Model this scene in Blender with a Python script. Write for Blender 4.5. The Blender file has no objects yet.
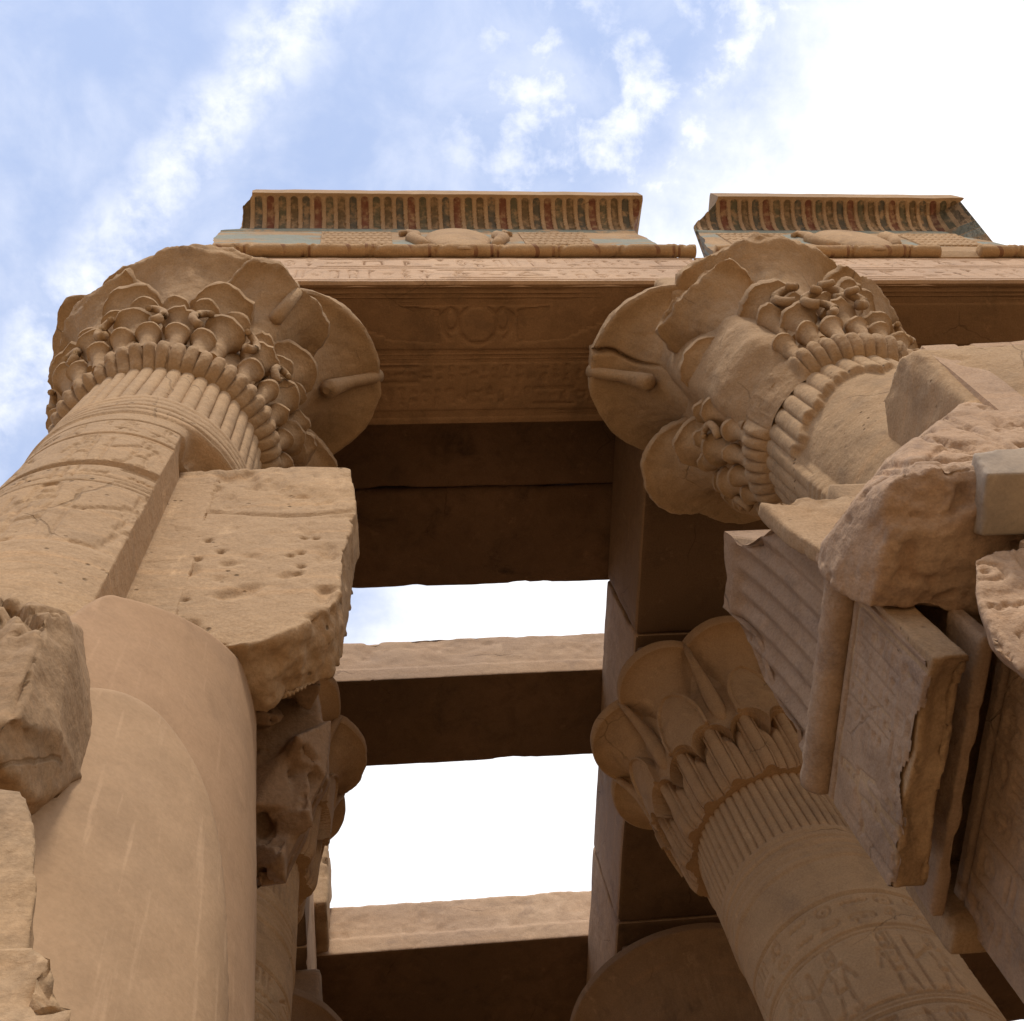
import bpy, bmesh, math, random
import numpy as np
from mathutils import Matrix, Vector
random.seed(7)
SC = bpy.context.scene
COL = SC.collection
R = math.radians

# ------------------------------------------------------------------ camera
cam_d = bpy.data.cameras.new("camera")
cam = bpy.data.objects.new("camera", cam_d)
COL.objects.link(cam)
cam_d.sensor_fit = 'HORIZONTAL'; cam_d.sensor_width = 36.0
cam_d.lens = 36.0 * 1138 / 1024
cam_d.clip_start = 0.05; cam_d.clip_end = 4000
yaw, pit, rol = R(19.86), R(68.23), R(-20.12)
F = Vector((math.sin(yaw)*math.cos(pit), math.cos(yaw)*math.cos(pit), math.sin(pit)))
rt = Vector((math.cos(yaw), -math.sin(yaw), 0)); up = rt.cross(F)
Rv = rt*math.cos(rol) + up*math.sin(rol); Uv = -rt*math.sin(rol) + up*math.cos(rol)
M = Matrix((Rv, Uv, -F)).transposed().to_4x4(); M.translation = Vector((0, 0, 1.5))
cam.matrix_world = M
SC.camera = cam

# ------------------------------------------------------------------ world: blue sky with thin cloud
SUN_EL, SUN_AZ = 50.0, 178.0      # azimuth clockwise from +y (into the hall)
W = bpy.data.worlds.new("World"); SC.world = W; W.use_nodes = True
nt = W.node_tree; nt.nodes.clear()
def wn(t, **k):
    n = nt.nodes.new(t)
    for a, b in k.items(): setattr(n, a, b)
    return n
def wmath(op, a, b=None, c=None, clamp=False):
    n = wn('ShaderNodeMath', operation=op, use_clamp=clamp)
    for i, v in enumerate((a, b, c)):
        if v is None: continue
        if isinstance(v, (int, float)): n.inputs[i].default_value = v
        else: nt.links.new(v, n.inputs[i])
    return n.outputs[0]
out = wn('ShaderNodeOutputWorld'); bg = wn('ShaderNodeBackground')
sky = wn('ShaderNodeTexSky', sky_type='NISHITA', sun_disc=False, sun_elevation=R(SUN_EL), sun_rotation=R(SUN_AZ))
sky.air_density = 1.0; sky.dust_density = 1.2; sky.ozone_density = 1.5
SKY = 0.15
tc = wn('ShaderNodeTexCoord'); sep = wn('ShaderNodeSeparateXYZ'); nt.links.new(tc.outputs['Generated'], sep.inputs[0])
zz = wmath('MAXIMUM', sep.outputs[2], 0.06)
px = wmath('DIVIDE', sep.outputs[0], zz); py = wmath('DIVIDE', sep.outputs[1], zz)
comb = wn('ShaderNodeCombineXYZ'); nt.links.new(px, comb.inputs[0]); nt.links.new(py, comb.inputs[1])
def wnoise(scale, detail, rough, off=0.0, dist=0.0):
    n = wn('ShaderNodeTexNoise'); n.inputs['Scale'].default_value = scale
    n.inputs['Detail'].default_value = detail; n.inputs['Roughness'].default_value = rough
    n.inputs['Distortion'].default_value = dist
    a = wn('ShaderNodeVectorMath', operation='ADD'); a.inputs[1].default_value = (off, off*1.7, off*.3)
    nt.links.new(comb.outputs[0], a.inputs[0]); nt.links.new(a.outputs[0], n.inputs['Vector'])
    return n.outputs['Fac']
def smooth(v, lo, hi):
    n = wn('ShaderNodeMapRange', interpolation_type='SMOOTHSTEP')
    n.inputs['From Min'].default_value = lo; n.inputs['From Max'].default_value = hi
    nt.links.new(v, n.inputs['Value']); return n.outputs[0]
n_big = wnoise(4.5, 8, .62, 3.1, .3)
n_fine = wnoise(22, 8, .6, 1.7, .15)
n_wisp = wnoise(9, 9, .6, 7.3, .3)
# the bank of bright cloud to the east and over the hall
bank = wmath('ADD', wmath('MULTIPLY', px, 1.0), wmath('MULTIPLY', py, .8))
bank = wmath('ADD', bank, wmath('MULTIPLY', wmath('SUBTRACT', n_fine, .5), .16))
bank = wmath('ADD', bank, wmath('MULTIPLY', wmath('SUBTRACT', n_big, .5), .22))
bank_m = smooth(bank, .22, .50)
# a diagonal streak of cirrus to the west, and broken puffs between
sd = wmath('ADD', wmath('ADD', wmath('MULTIPLY', px, .749), wmath('MULTIPLY', py, .662)), .064)
sd = wmath('ADD', sd, wmath('MULTIPLY', wmath('SUBTRACT', n_wisp, .5), .07))
sd = wmath('ABSOLUTE', sd)
st = wmath('SUBTRACT', 1.0, smooth(sd, .0, .055))
st = wmath('MULTIPLY', st, smooth(n_fine, .22, .70))
pf = wmath('MULTIPLY', smooth(px, -.02, .18), smooth(n_fine, .38, .74))
pf = wmath('MULTIPLY', pf, smooth(n_big, .36, .56))
veil = wmath('MULTIPLY', smooth(n_wisp, .36, .80), .34)
cl = wmath('MAXIMUM', wmath('MAXIMUM', wmath('MULTIPLY', bank_m, 1.0), wmath('MULTIPLY', st, .8)), wmath('MAXIMUM', wmath('MULTIPLY', pf, .8), veil), clamp=True)
skm = wn('ShaderNodeVectorMath', operation='SCALE'); nt.links.new(sky.outputs[0], skm.inputs[0]); skm.inputs['Scale'].default_value = SKY
mixc = wn('ShaderNodeMix', data_type='RGBA')
veilc = wn('ShaderNodeMix', data_type='RGBA'); veilc.inputs['Factor'].default_value = .62
nt.links.new(skm.outputs[0], veilc.inputs['A']); veilc.inputs['B'].default_value = (.52, .63, .90, 1)
nt.links.new(cl, mixc.inputs['Factor']); nt.links.new(veilc.outputs['Result'], mixc.inputs['A'])
mixc.inputs['B'].default_value = (1.0, 1.0, 1.03, 1)
nt.links.new(mixc.outputs['Result'], bg.inputs['Color']); bg.inputs['Strength'].default_value = 1.0
nt.links.new(bg.outputs[0], out.inputs[0])

# ------------------------------------------------------------------ sun behind thin cloud
sl = bpy.data.lights.new("sun", 'SUN'); sl.energy = 2.1; sl.angle = R(10); sl.color = (1.0, .93, .83)
so = bpy.data.objects.new("sun", sl); COL.objects.link(so)
sdir = Vector((math.sin(R(SUN_AZ))*math.cos(R(SUN_EL)), math.cos(R(SUN_AZ))*math.cos(R(SUN_EL)), math.sin(R(SUN_EL))))
so.rotation_euler = sdir.to_track_quat('Z', 'Y').to_euler(); so.location = sdir*60

SC.view_settings.view_transform = 'Standard'; SC.view_settings.look = 'None'
SC.view_settings.exposure = 0.34; SC.view_settings.gamma = 1.0
SC.render.engine = 'CYCLES'
SC.cycles.max_bounces = 6; SC.cycles.diffuse_bounces = 4; SC.cycles.use_denoising = True

# ------------------------------------------------------------------ numpy noise
def _h(ix, iy, iz, s):
    h = (ix*374761393 + iy*668265263 + iz*2147483647 + s*974634777) & 0xffffffff
    h = ((h ^ (h >> 13))*1274126177) & 0xffffffff
    h = ((h ^ (h >> 15))*2246822519) & 0xffffffff
    return ((h ^ (h >> 16)) & 0xffff)/65535.0
def vnoise(P, s=0):
    i = np.floor(P).astype(np.int64); f = P-i; f = f*f*(3-2*f)
    r = 0
    for dx in (0, 1):
        wx = f[:, 0] if dx else 1-f[:, 0]
        for dy in (0, 1):
            wy = f[:, 1] if dy else 1-f[:, 1]
            for dz in (0, 1):
                wz = f[:, 2] if dz else 1-f[:, 2]
                r = r + wx*wy*wz*_h(i[:, 0]+dx, i[:, 1]+dy, i[:, 2]+dz, s)
    return r
def fbm(P, freq=1., octs=4, s=0, gain=.5):
    a, t, n = 1., 0., 0.
    for k in range(octs):
        n = n + a*vnoise(P*freq+17.3*k, s+k); t += a; a *= gain; freq *= 2.03
    return n/t*2-1
def ss(x, a, b):
    t = np.clip((x-a)/(b-a), 0, 1); return t*t*(3-2*t)

# ------------------------------------------------------------------ materials
def stone(name, c1, c2, stain=(.12, .08, .05), stain_amt=.25, bump=.5, grain=1.0, pits=.0, streak=.0, strata=.3, white=.0, cracks=.4, vary=1., blocks=.0, warm=True, rough=.92, scale=1.0):
    if warm: c1 = (c1[0]*.89, c1[1]*.865, c1[2]*.80); c2 = (c2[0]*.96, c2[1]*.93, c2[2]*.87)
    m = bpy.data.materials.new(name); m.use_nodes = True
    t = m.node_tree; t.nodes.clear()
    def N(k, **a):
        n = t.nodes.new(k)
        for x, y in a.items(): setattr(n, x, y)
        return n
    L = t.links.new
    o = N('ShaderNodeOutputMaterial'); b = N('ShaderNodeBsdfPrincipled'); L(b.outputs[0], o.inputs[0])
    b.inputs['Roughness'].default_value = rough; b.inputs['Specular IOR Level'].default_value = .15
    g = N('ShaderNodeNewGeometry')
    def noise(sc, det=6, ro=.6, vec=None, dist=0.):
        n = N('ShaderNodeTexNoise'); n.inputs['Scale'].default_value = sc*scale; n.inputs['Detail'].default_value = det
        n.inputs['Roughness'].default_value = ro; n.inputs['Distortion'].default_value = dist
        L(vec or g.outputs['Position'], n.inputs['Vector']); return n.outputs['Fac']
    def mapv(s):
        n = N('ShaderNodeVectorMath', operation='MULTIPLY'); n.inputs[1].default_value = s; L(g.outputs['Position'], n.inputs[0]); return n.outputs[0]
    def rng(v, lo, hi, a=0., c=1.):
        n = N('ShaderNodeMapRange', interpolation_type='SMOOTHSTEP'); n.inputs[1].default_value = lo; n.inputs[2].default_value = hi
        n.inputs[3].default_value = a; n.inputs[4].default_value = c; L(v, n.inputs[0]); return n.outputs[0]
    def mix(f, A, B, bt='MIX'):
        n = N('ShaderNodeMix', data_type='RGBA', blend_type=bt)
        for s, v in (('Factor', f), ('A', A), ('B', B)):
            if isinstance(v, tuple): n.inputs[s].default_value = (*v, 1)
            elif isinstance(v, (int, float)): n.inputs[s].default_value = v
            else: L(v, n.inputs[s])
        return n.outputs['Result']
    col = mix(rng(noise(1.1, 7, .62), .3, .7), c1, c2)
    col = mix(rng(noise(5, 6, .6), .40, .75, 0, .5), col, tuple(x*.70 for x in c1))
    if vary:
        col = mix(rng(noise(.55, 3, .5), .36, .64, 0, .8*vary), col, tuple(x*y for x, y in zip(c1, (.86, .88, .94))))
        col = mix(rng(noise(2.9, 8, .7, None, .6), .52, .66, 0, .55*vary), col, tuple(x*y for x, y in zip(c1, (.70, .73, .80))))
        col = mix(rng(noise(4.3, 8, .7, mapv((1.3, 1.3, .6))), .58, .70, 0, .45*vary), col, tuple(min(1, x*y) for x, y in zip(c2, (1.16, 1.17, 1.2))))
    if strata:
        col = mix(rng(noise(2.2, 5, .6, mapv((.5, .5, 7.)), .4), .5, .75, 0, strata), col, tuple(x*y for x, y in zip(c2, (1.12, .98, .84))))
    if stain_amt:
        col = mix(rng(noise(1.7, 8, .7, None, .5), .54, .74, 0, stain_amt), col, stain)
    if streak:
        sv = noise(1.0, 4, .55, mapv((30., 30., .5)), .1)
        col = mix(rng(sv, .58, .70, 0, streak), col, tuple(min(1, x*1.35+.03) for x in c2))
        sv2 = noise(1.4, 5, .6, mapv((5., 5., .22)), .2)
        col = mix(rng(sv2, .55, .72, 0, streak*.6), col, tuple(x*.6 for x in c1))
    if white:
        col = mix(rng(noise(2.3, 9, .72), .62, .72, 0, white), col, (.62, .58, .52))
    vc = N('ShaderNodeTexVoronoi', feature='DISTANCE_TO_EDGE'); vc.inputs['Scale'].default_value = .8
    dv = N('ShaderNodeTexNoise'); dv.inputs['Scale'].default_value = 2.5; dv.inputs['Detail'].default_value = 4; L(g.outputs['Position'], dv.inputs['Vector'])
    da = N('ShaderNodeVectorMath', operation='MULTIPLY_ADD'); da.inputs[1].default_value = (.22, .22, .22); L(dv.outputs['Color'], da.inputs[0]); L(g.outputs['Position'], da.inputs[2]); L(da.outputs[0], vc.inputs['Vector'])
    ck = N('ShaderNodeMath', operation='MULTIPLY'); L(rng(vc.outputs['Distance'], .002, .006, 1, 0), ck.inputs[0]); L(rng(noise(1.3, 3, .5), .54, .62, 0, cracks), ck.inputs[1])
    col = mix(ck.outputs[0], col, tuple(x*.3 for x in c1))
    gr = rng(noise(70, 4, .7), .25, .75, 1-.16*grain, 1+.11*grain)
    if blocks:
        oi = N('ShaderNodeObjectInfo'); rv = rng(oi.outputs['Random'], 0., 1., 1-blocks, 1+blocks*.75)
        gm = N('ShaderNodeMath', operation='MULTIPLY'); L(gr, gm.inputs[0]); L(rv, gm.inputs[1]); gr = gm.outputs[0]
    cg = N('ShaderNodeCombineColor'); [L(gr, cg.inputs[i]) for i in range(3)]
    col = mix(1.0, col, cg.outputs[0], 'MULTIPLY')
    h = N('ShaderNodeMath', operation='MULTIPLY_ADD'); L(noise(11, 6, .58), h.inputs[0]); h.inputs[1].default_value = 1.; 
    h2 = N('ShaderNodeMath', operation='MULTIPLY'); L(noise(75, 5, .7), h2.inputs[0]); h2.inputs[1].default_value = .14; L(h2.outputs[0], h.inputs[2])
    hh = h.outputs[0]
    hc = N('ShaderNodeMath', operation='MULTIPLY_ADD'); L(ck.outputs[0], hc.inputs[0]); hc.inputs[1].default_value = -.8; L(hh, hc.inputs[2]); hh = hc.outputs[0]
    if pits:
        v = N('ShaderNodeTexVoronoi'); v.inputs['Scale'].default_value = 16*scale; v.inputs['Randomness'].default_value = 1
        L(g.outputs['Position'], v.inputs['Vector'])
        pm = N('ShaderNodeMath', operation='MULTIPLY'); L(rng(v.outputs['Distance'], .08, .22, 1, 0), pm.inputs[0]); L(rng(noise(3, 4, .6), .52, .62), pm.inputs[1])
        pp = N('ShaderNodeMath', operation='MULTIPLY_ADD'); L(pm.outputs[0], pp.inputs[0]); pp.inputs[1].default_value = -1.6*pits; L(hh, pp.inputs[2]); hh = pp.outputs[0]
        col = mix(pm.outputs[0], col, tuple(x*.4 for x in c1))
    bp = N('ShaderNodeBump'); bp.inputs['Strength'].default_value = bump; bp.inputs['Distance'].default_value = .03
    L(hh, bp.inputs['Height']); L(bp.outputs[0], b.inputs['Normal'])
    L(col, b.inputs['Base Color'])
    return m, t, col, b

M_SAND = stone('sandstone', (.44, .29, .165), (.50, .345, .205), stain_amt=.22, bump=.55, strata=.35, pits=.3, blocks=.10)[0]
M_CAP = stone('capital_sandstone', (.43, .28, .155), (.49, .335, .20), stain=(.14, .085, .05), stain_amt=.4, bump=.6, strata=.15)[0]
M_PINK = stone('pinkish_sandstone', (.54, .36, .235), (.60, .425, .285), stain_amt=.12, bump=.4, strata=.25, blocks=.10)[0]
M_ROUGH = stone('broken_sandstone', (.40, .255, .14), (.48, .335, .205), stain=(.10, .065, .04), stain_amt=.5, bump=.42, strata=.3, grain=1.2, pits=.4, blocks=.10)[0]
M_RELIEF = stone('weathered_relief_sandstone', (.42, .275, .175), (.50, .35, .235), stain=(.17, .12, .10), stain_amt=.55, bump=.7, strata=.35, blocks=.10)[0]
M_PLAST = stone('restoration_plaster', (.42, .265, .155), (.445, .285, .17), stain_amt=.05, bump=.12, strata=.0, streak=.17, grain=.5, cracks=.0, vary=.35)[0]
M_PLAST2 = stone('old_grey_plaster', (.43, .28, .165), (.455, .305, .185), stain_amt=.06, bump=.14, strata=.0, streak=.26, grain=.5, cracks=.0, vary=.35)[0]
M_CEM = stone('grey_cement', (.40, .32, .245), (.44, .355, .275), stain_amt=.08, bump=.2, strata=0, grain=.6, cracks=0)[0]
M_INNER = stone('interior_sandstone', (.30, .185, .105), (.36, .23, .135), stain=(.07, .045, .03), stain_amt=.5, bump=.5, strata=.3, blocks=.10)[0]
M_CEILSHADE = stone('sooted_ceiling_stone', (.20, .115, .065), (.28, .165, .095), stain=(.03, .022, .018), stain_amt=.7, bump=.5, strata=0, blocks=.10)[0]  # hall shade put into the base colour, sooty stains over it
M_SOFFIT = stone('stained_soffit_sandstone', (.27, .155, .08), (.33, .195, .105), stain=(.10, .06, .035), stain_amt=.45, bump=.4, strata=0)[0]  # darker base than the carved frieze on the front
M_GROUND = stone('sandy_ground', (.45, .32, .195), (.51, .37, .23), stain_amt=.1, bump=.5, strata=0, scale=.6)[0]

# ------------------------------------------------------------------ object helpers
def thing(name, label, cat, loc=(0, 0, 0), group=None):
    o = bpy.data.objects.new(name, None); COL.objects.link(o); o.location = loc
    o.empty_display_size = .3
    o["label"] = label; o["category"] = cat; o["kind"] = "thing"
    if group: o["group"] = group
    return o
def tag(o, label, cat, group=None):
    o["label"] = label; o["category"] = cat; o["kind"] = "thing"
    if group: o["group"] = group
    return o
def link(name, me, mat, parent=None, label=None):
    o = bpy.data.objects.new(name, me); COL.objects.link(o)
    if mat is not None: me.materials.append(mat)
    if parent is not None:
        o.parent = parent; o.location = (0, 0, 0) if parent.parent else -Vector(parent.location)
    if label: o["label"] = label
    return o
def mesh_from(V, Fc, smooth=True):
    me = bpy.data.meshes.new('mesh'); V = np.asarray(V, dtype=np.float64)
    me.from_pydata(V.tolist(), [], Fc if isinstance(Fc, list) else Fc.tolist())
    if smooth: me.polygons.foreach_set('use_smooth', [True]*len(me.polygons))
    me.update(); return me
def grid_faces(nr, nc, wrap=False):
    r = np.arange(nr-1)[:, None]; c = np.arange(nc if wrap else nc-1)[None, :]
    c2 = (c+1) % nc
    return np.stack([r*nc+c, r*nc+c2, (r+1)*nc+c2, (r+1)*nc+c], -1).reshape(-1, 4)
def lathe(name, cx, cy, zs, nth, rfun, mat, parent=None, cap=True, sharp=None):
    """radial surface r(theta, z) about a vertical axis; theta = 0 looks towards -y, grows towards +x"""
    th = np.linspace(0, 2*np.pi, nth, endpoint=False); zs = np.asarray(zs)
    TH, Z = np.meshgrid(th, zs)
    r = rfun(TH, Z)
    if isinstance(r, tuple): r, Z = r
    V = np.stack([cx+r*np.sin(TH), cy-r*np.cos(TH), Z], -1).reshape(-1, 3)
    Fc = grid_faces(len(zs), nth, True).tolist()
    if cap:
        n = len(V); V = np.vstack([V, [[cx, cy, zs[0]], [cx, cy, zs[-1]]]]); k = (len(zs)-1)*nth
        for i in range(nth):
            j = (i+1) % nth; Fc.append([n, j, i]); Fc.append([n+1, k+i, k+j])
    me = mesh_from(V, Fc)
    if sharp: me.set_sharp_from_angle(angle=R(sharp))
    return link(name, me, mat, parent)
def vox(bm, size, amp, freq, octs=4, smooth_it=1, seed=0, edge=0., aniso=(1, 1, 1), fn=None):
    """solid bmesh -> dense weathered mesh"""
    me = bpy.data.meshes.new('tmp'); bm.to_mesh(me); bm.free()
    o = bpy.data.objects.new('tmp', me); COL.objects.link(o)
    md = o.modifiers.new('r', 'REMESH'); md.mode = 'VOXEL'; md.voxel_size = size; md.adaptivity = 0
    if smooth_it:
        s = o.modifiers.new('s', 'SMOOTH'); s.iterations = smooth_it; s.factor = .5
    dg = bpy.context.evaluated_depsgraph_get(); dg.update()
    m2 = bpy.data.meshes.new_from_object(o.evaluated_get(dg))
    bpy.data.objects.remove(o); bpy.data.meshes.remove(me)
    n = len(m2.vertices); V = np.empty(n*3); m2.vertices.foreach_get('co', V); V = V.reshape(-1, 3)
    Nn = np.empty(n*3); m2.vertices.foreach_get('normal', Nn); Nn = Nn.reshape(-1, 3)
    d = amp*fbm(V*np.array(aniso), freq, octs, seed, .55)
    if edge:
        q = fbm(V, freq*2.3, 3, seed+40)
        d = d-edge*ss(q, .15, .6)
    if fn is not None: d = d+fn(V, Nn)
    V = V+Nn*d[:, None]
    m2.vertices.foreach_set('co', V.ravel())
    m2.polygons.foreach_set('use_smooth', [True]*len(m2.polygons)); m2.update()
    return m2
def bm_box(x0, x1, y0, y1, z0, z1):
    bm = bmesh.new()
    bmesh.ops.create_cube(bm, size=1, matrix=Matrix.Translation(((x0+x1)/2, (y0+y1)/2, (z0+z1)/2)) @ Matrix.Diagonal((x1-x0, y1-y0, z1-z0, 1)))
    return bm
def bm_hull(pts):
    bm = bmesh.new()
    for p in pts: bm.verts.new(p)
    r = bmesh.ops.convex_hull(bm, input=bm.verts[:])
    bmesh.ops.delete(bm, geom=[v for v in bm.verts if not v.link_faces], context='VERTS')
    return bm
def bm_prism(poly, vec):
    """closed polygon of 3-D points swept along vec"""
    bm = bmesh.new(); a = [bm.verts.new(p) for p in poly]; b = [bm.verts.new(Vector(p)+Vector(vec)) for p in poly]
    n = len(poly)
    bm.faces.new(a); bm.faces.new(b[::-1])
    for i in range(n): bm.faces.new((a[i], b[i], b[(i+1) % n], a[(i+1) % n]))
    bmesh.ops.recalc_face_normals(bm, faces=bm.faces[:]); bmesh.ops.triangulate(bm, faces=bm.faces[:])
    return bm
def tube_mesh(pts, rad, n=14):
    pts = [Vector(p) for p in pts]; V = []; Fc = []
    for i, p in enumerate(pts):
        t = (pts[min(i+1, len(pts)-1)]-pts[max(i-1, 0)]).normalized()
        a = t.cross(Vector((0, 0, 1)) if abs(t.z) < .9 else Vector((1, 0, 0))).normalized(); b = t.cross(a)
        for k in range(n):
            w = 2*math.pi*k/n; V.append(p+(a*math.cos(w)+b*math.sin(w))*rad[i])
    for i in range(len(pts)-1):
        for k in range(n): Fc.append([i*n+k, i*n+(k+1) % n, (i+1)*n+(k+1) % n, (i+1)*n+k])
    Fc.append(list(range(n))[::-1]); Fc.append([(len(pts)-1)*n+k for k in range(n)])
    return V, Fc

# ------------------------------------------------------------------ carved signs as height maps
GS = 40
_gy, _gx = np.mgrid[0:GS, 0:GS]; _gx = (_gx+.5)/GS; _gy = 1-(_gy+.5)/GS
def seg(a, b, w=.035):
    ax, ay = a; bx, by = b; dx, dy = bx-ax, by-ay
    t = np.clip(((_gx-ax)*dx+(_gy-ay)*dy)/max(1e-9, dx*dx+dy*dy), 0, 1)
    d = np.hypot(_gx-ax-t*dx, _gy-ay-t*dy); return np.clip(1.4-d/w, 0, 1)
def poly(ps, w=.035, close=False):
    if close: ps = list(ps)+[ps[0]]
    r = np.zeros((GS, GS))
    for a, b in zip(ps[:-1], ps[1:]): r = np.maximum(r, seg(a, b, w))
    return r
def ell(cx, cy, rx, ry, w=.035, fill=False, a0=0, a1=360):
    if fill: return np.clip((1-np.hypot((_gx-cx)/rx, (_gy-cy)/ry))*min(rx, ry)/.03, 0, 1)
    return poly([(cx+rx*math.cos(R(a)), cy+ry*math.sin(R(a))) for a in np.linspace(a0, a1, 25)], w)
mx = lambda *a: np.maximum.reduce(a)
GLYPHS = [
 poly([(.45, .05), (.45, .9), (.58, .75), (.56, .3), (.45, .25)]),                      # reed
 poly([(.05, .45), (.17, .6), (.29, .45), (.41, .6), (.53, .45), (.65, .6), (.77, .45), (.89, .6)]),   # water
 mx(ell(.45, .5, .2, .28), poly([(.45, .78), (.5, .92), (.62, .9), (.6, .78)]), poly([(.45, .22), (.45, .05), (.6, .05)]), poly([(.28, .4), (.12, .08)])),  # bird
 mx(ell(.5, .5, .4, .18), ell(.5, .5, .1, .1, fill=True), poly([(.3, .36), (.25, .1)])),  # eye
 mx(ell(.5, .5, .3, .3), ell(.5, .5, .08, .08, fill=True)),
 mx(ell(.5, .75, .14, .18), seg((.5, .57), (.5, .05)), seg((.25, .48), (.75, .48))),      # looped cross
 mx(ell(.5, .65, .42, .4, a0=180, a1=360), seg((.08, .65), (.92, .65))),                 # basket
 ell(.5, .3, .3, .3, a0=0, a1=180)+seg((.2, .3), (.8, .3)),
 poly([(.05, .35), (.2, .55), (.35, .35), (.7, .35), (.9, .6), (.8, .7)]),               # snake
 poly([(.2, .1), (.2, .85), (.8, .85), (.8, .1), (.6, .1)]),                             # house
 mx(seg((.35, .05), (.35, .95)), poly([(.35, .95), (.75, .85), (.35, .72)])),            # pennant
 mx(ell(.5, .82, .1, .1), poly([(.5, .72), (.35, .4), (.3, .08), (.75, .08), (.65, .35), (.5, .72)]), poly([(.45, .6), (.8, .55)])),  # seated figure
 mx(seg((.5, .05), (.5, .9)), seg((.3, .9), (.7, .9)), seg((.32, .78), (.68, .78)), seg((.34, .66), (.66, .66)), seg((.36, .54), (.64, .54))),
 mx(seg((.1, .3), (.9, .3)), seg((.1, .6), (.9, .6))),
 poly([(.1, .2), (.5, .85), (.9, .2)], close=True),
 mx(poly([(.1, .75), (.55, .7), (.7, .4), (.95, .35)]), poly([(.3, .72), (.3, .3), (.15, .1)]), poly([(.6, .6), (.62, .1)])),  # beast
 mx(ell(.35, .65, .12, .2), ell(.65, .65, .12, .2), seg((.5, .5), (.5, .05))),
 mx(seg((.25, .1), (.25, .9)), seg((.5, .1), (.5, .9)), seg((.75, .1), (.75, .9))),
]
def blit(H, g, r0, c0, h, w, amt=1.):
    r0, c0, h, w = int(r0), int(c0), max(3, int(h)), max(3, int(w))
    ri = np.minimum(GS-1, ((np.arange(h)+.5)/h*GS).astype(int)); ci = np.minimum(GS-1, ((np.arange(w)+.5)/w*GS).astype(int))
    s = g[np.ix_(ri, ci)]*amt
    R0, R1, C0, C1 = max(0, r0), min(H.shape[0], r0+h), max(0, c0), min(H.shape[1], c0+w)
    if R1 > R0 and C1 > C0: H[R0:R1, C0:C1] = np.maximum(H[R0:R1, C0:C1], s[R0-r0:R1-r0, C0-c0:C1-c0])
def text_rows(H, r0, r1, c0, c1, rng, fill=.94, big=1., stack=.5):
    """signs packed in one horizontal band of the map (row 0 is the top)"""
    h = r1-r0; c = c0+2
    while c < c1-3:
        w = h*rng.uniform(.36, .66)*big
        if rng.random() < stack:
            blit(H, GLYPHS[rng.randrange(len(GLYPHS))], r0+h*.05, c, h*.45, w*.95); blit(H, GLYPHS[rng.randrange(len(GLYPHS))], r0+h*.52, c, h*.42, w*.95)
        elif rng.random() < .12:
            ww = h*2.0; H[int(r0+h*.08):int(r0+h*.14), int(c):int(min(c1, c+ww))] = 1; H[int(r0+h*.86):int(r0+h*.92), int(c):int(min(c1, c+ww))] = 1
            q = c+h*.1
            for _ in range(3): blit(H, GLYPHS[rng.randrange(len(GLYPHS))], r0+h*.2, q, h*.6, h*.55); q += h*.6
            w = ww
        else: blit(H, GLYPHS[rng.randrange(len(GLYPHS))], r0+h*.05, c, h*.9, w*.95)
        c += w+h*.05
def text_cols(H, r0, r1, c0, c1, ncol, rng):
    cw = (c1-c0)/ncol
    for k in range(ncol):
        a = c0+k*cw; H[int(r0):int(r1), int(a):int(a)+max(1, int(cw*.05))] = 1
        r = r0+cw*.1
        while r < r1-cw*.5:
            h = cw*rng.uniform(.55, .95); blit(H, GLYPHS[rng.randrange(len(GLYPHS))], r, a+cw*.12, h*.92, cw*.8); r += h
def figure(H, r0, c0, h, flip=False):
    """a striding robed figure with a tall crown, in outline"""
    g = mx(ell(.5, .8, .06, .06, .02), poly([(.44, .84), (.46, .98), (.54, .98), (.57, .84)], .018), poly([(.36, .7), (.64, .7), (.58, .5), (.62, .35), (.42, .35), (.43, .5), (.36, .7)], .02),
           poly([(.45, .35), (.4, .02), (.5, .02)], .02), poly([(.58, .35), (.66, .02), (.78, .02)], .02), poly([(.62, .68), (.85, .52), (.95, .55)], .02), poly([(.37, .68), (.28, .45)], .02), seg((.92, .02), (.92, .85), .015))
    blit(H, g[:, ::-1] if flip else g, r0, c0, h, h*.62)
def blur(H, n=1):
    for _ in range(n):
        H = (H+np.roll(H, 1, 0)+np.roll(H, -1, 0)+np.roll(H, 1, 1)+np.roll(H, -1, 1))/5
    return H
def sample(H, u, v):
    r = np.clip(v, 0, 1)*(H.shape[0]-1); c = np.clip(u, 0, 1)*(H.shape[1]-1)
    r0 = np.floor(r).astype(int); c0 = np.floor(c).astype(int); r1 = np.minimum(r0+1, H.shape[0]-1); c1 = np.minimum(c0+1, H.shape[1]-1)
    fr, fc = r-r0, c-c0
    return (H[r0, c0]*(1-fr)*(1-fc)+H[r1, c0]*fr*(1-fc)+H[r0, c1]*(1-fr)*fc+H[r1, c1]*fr*fc)
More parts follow.
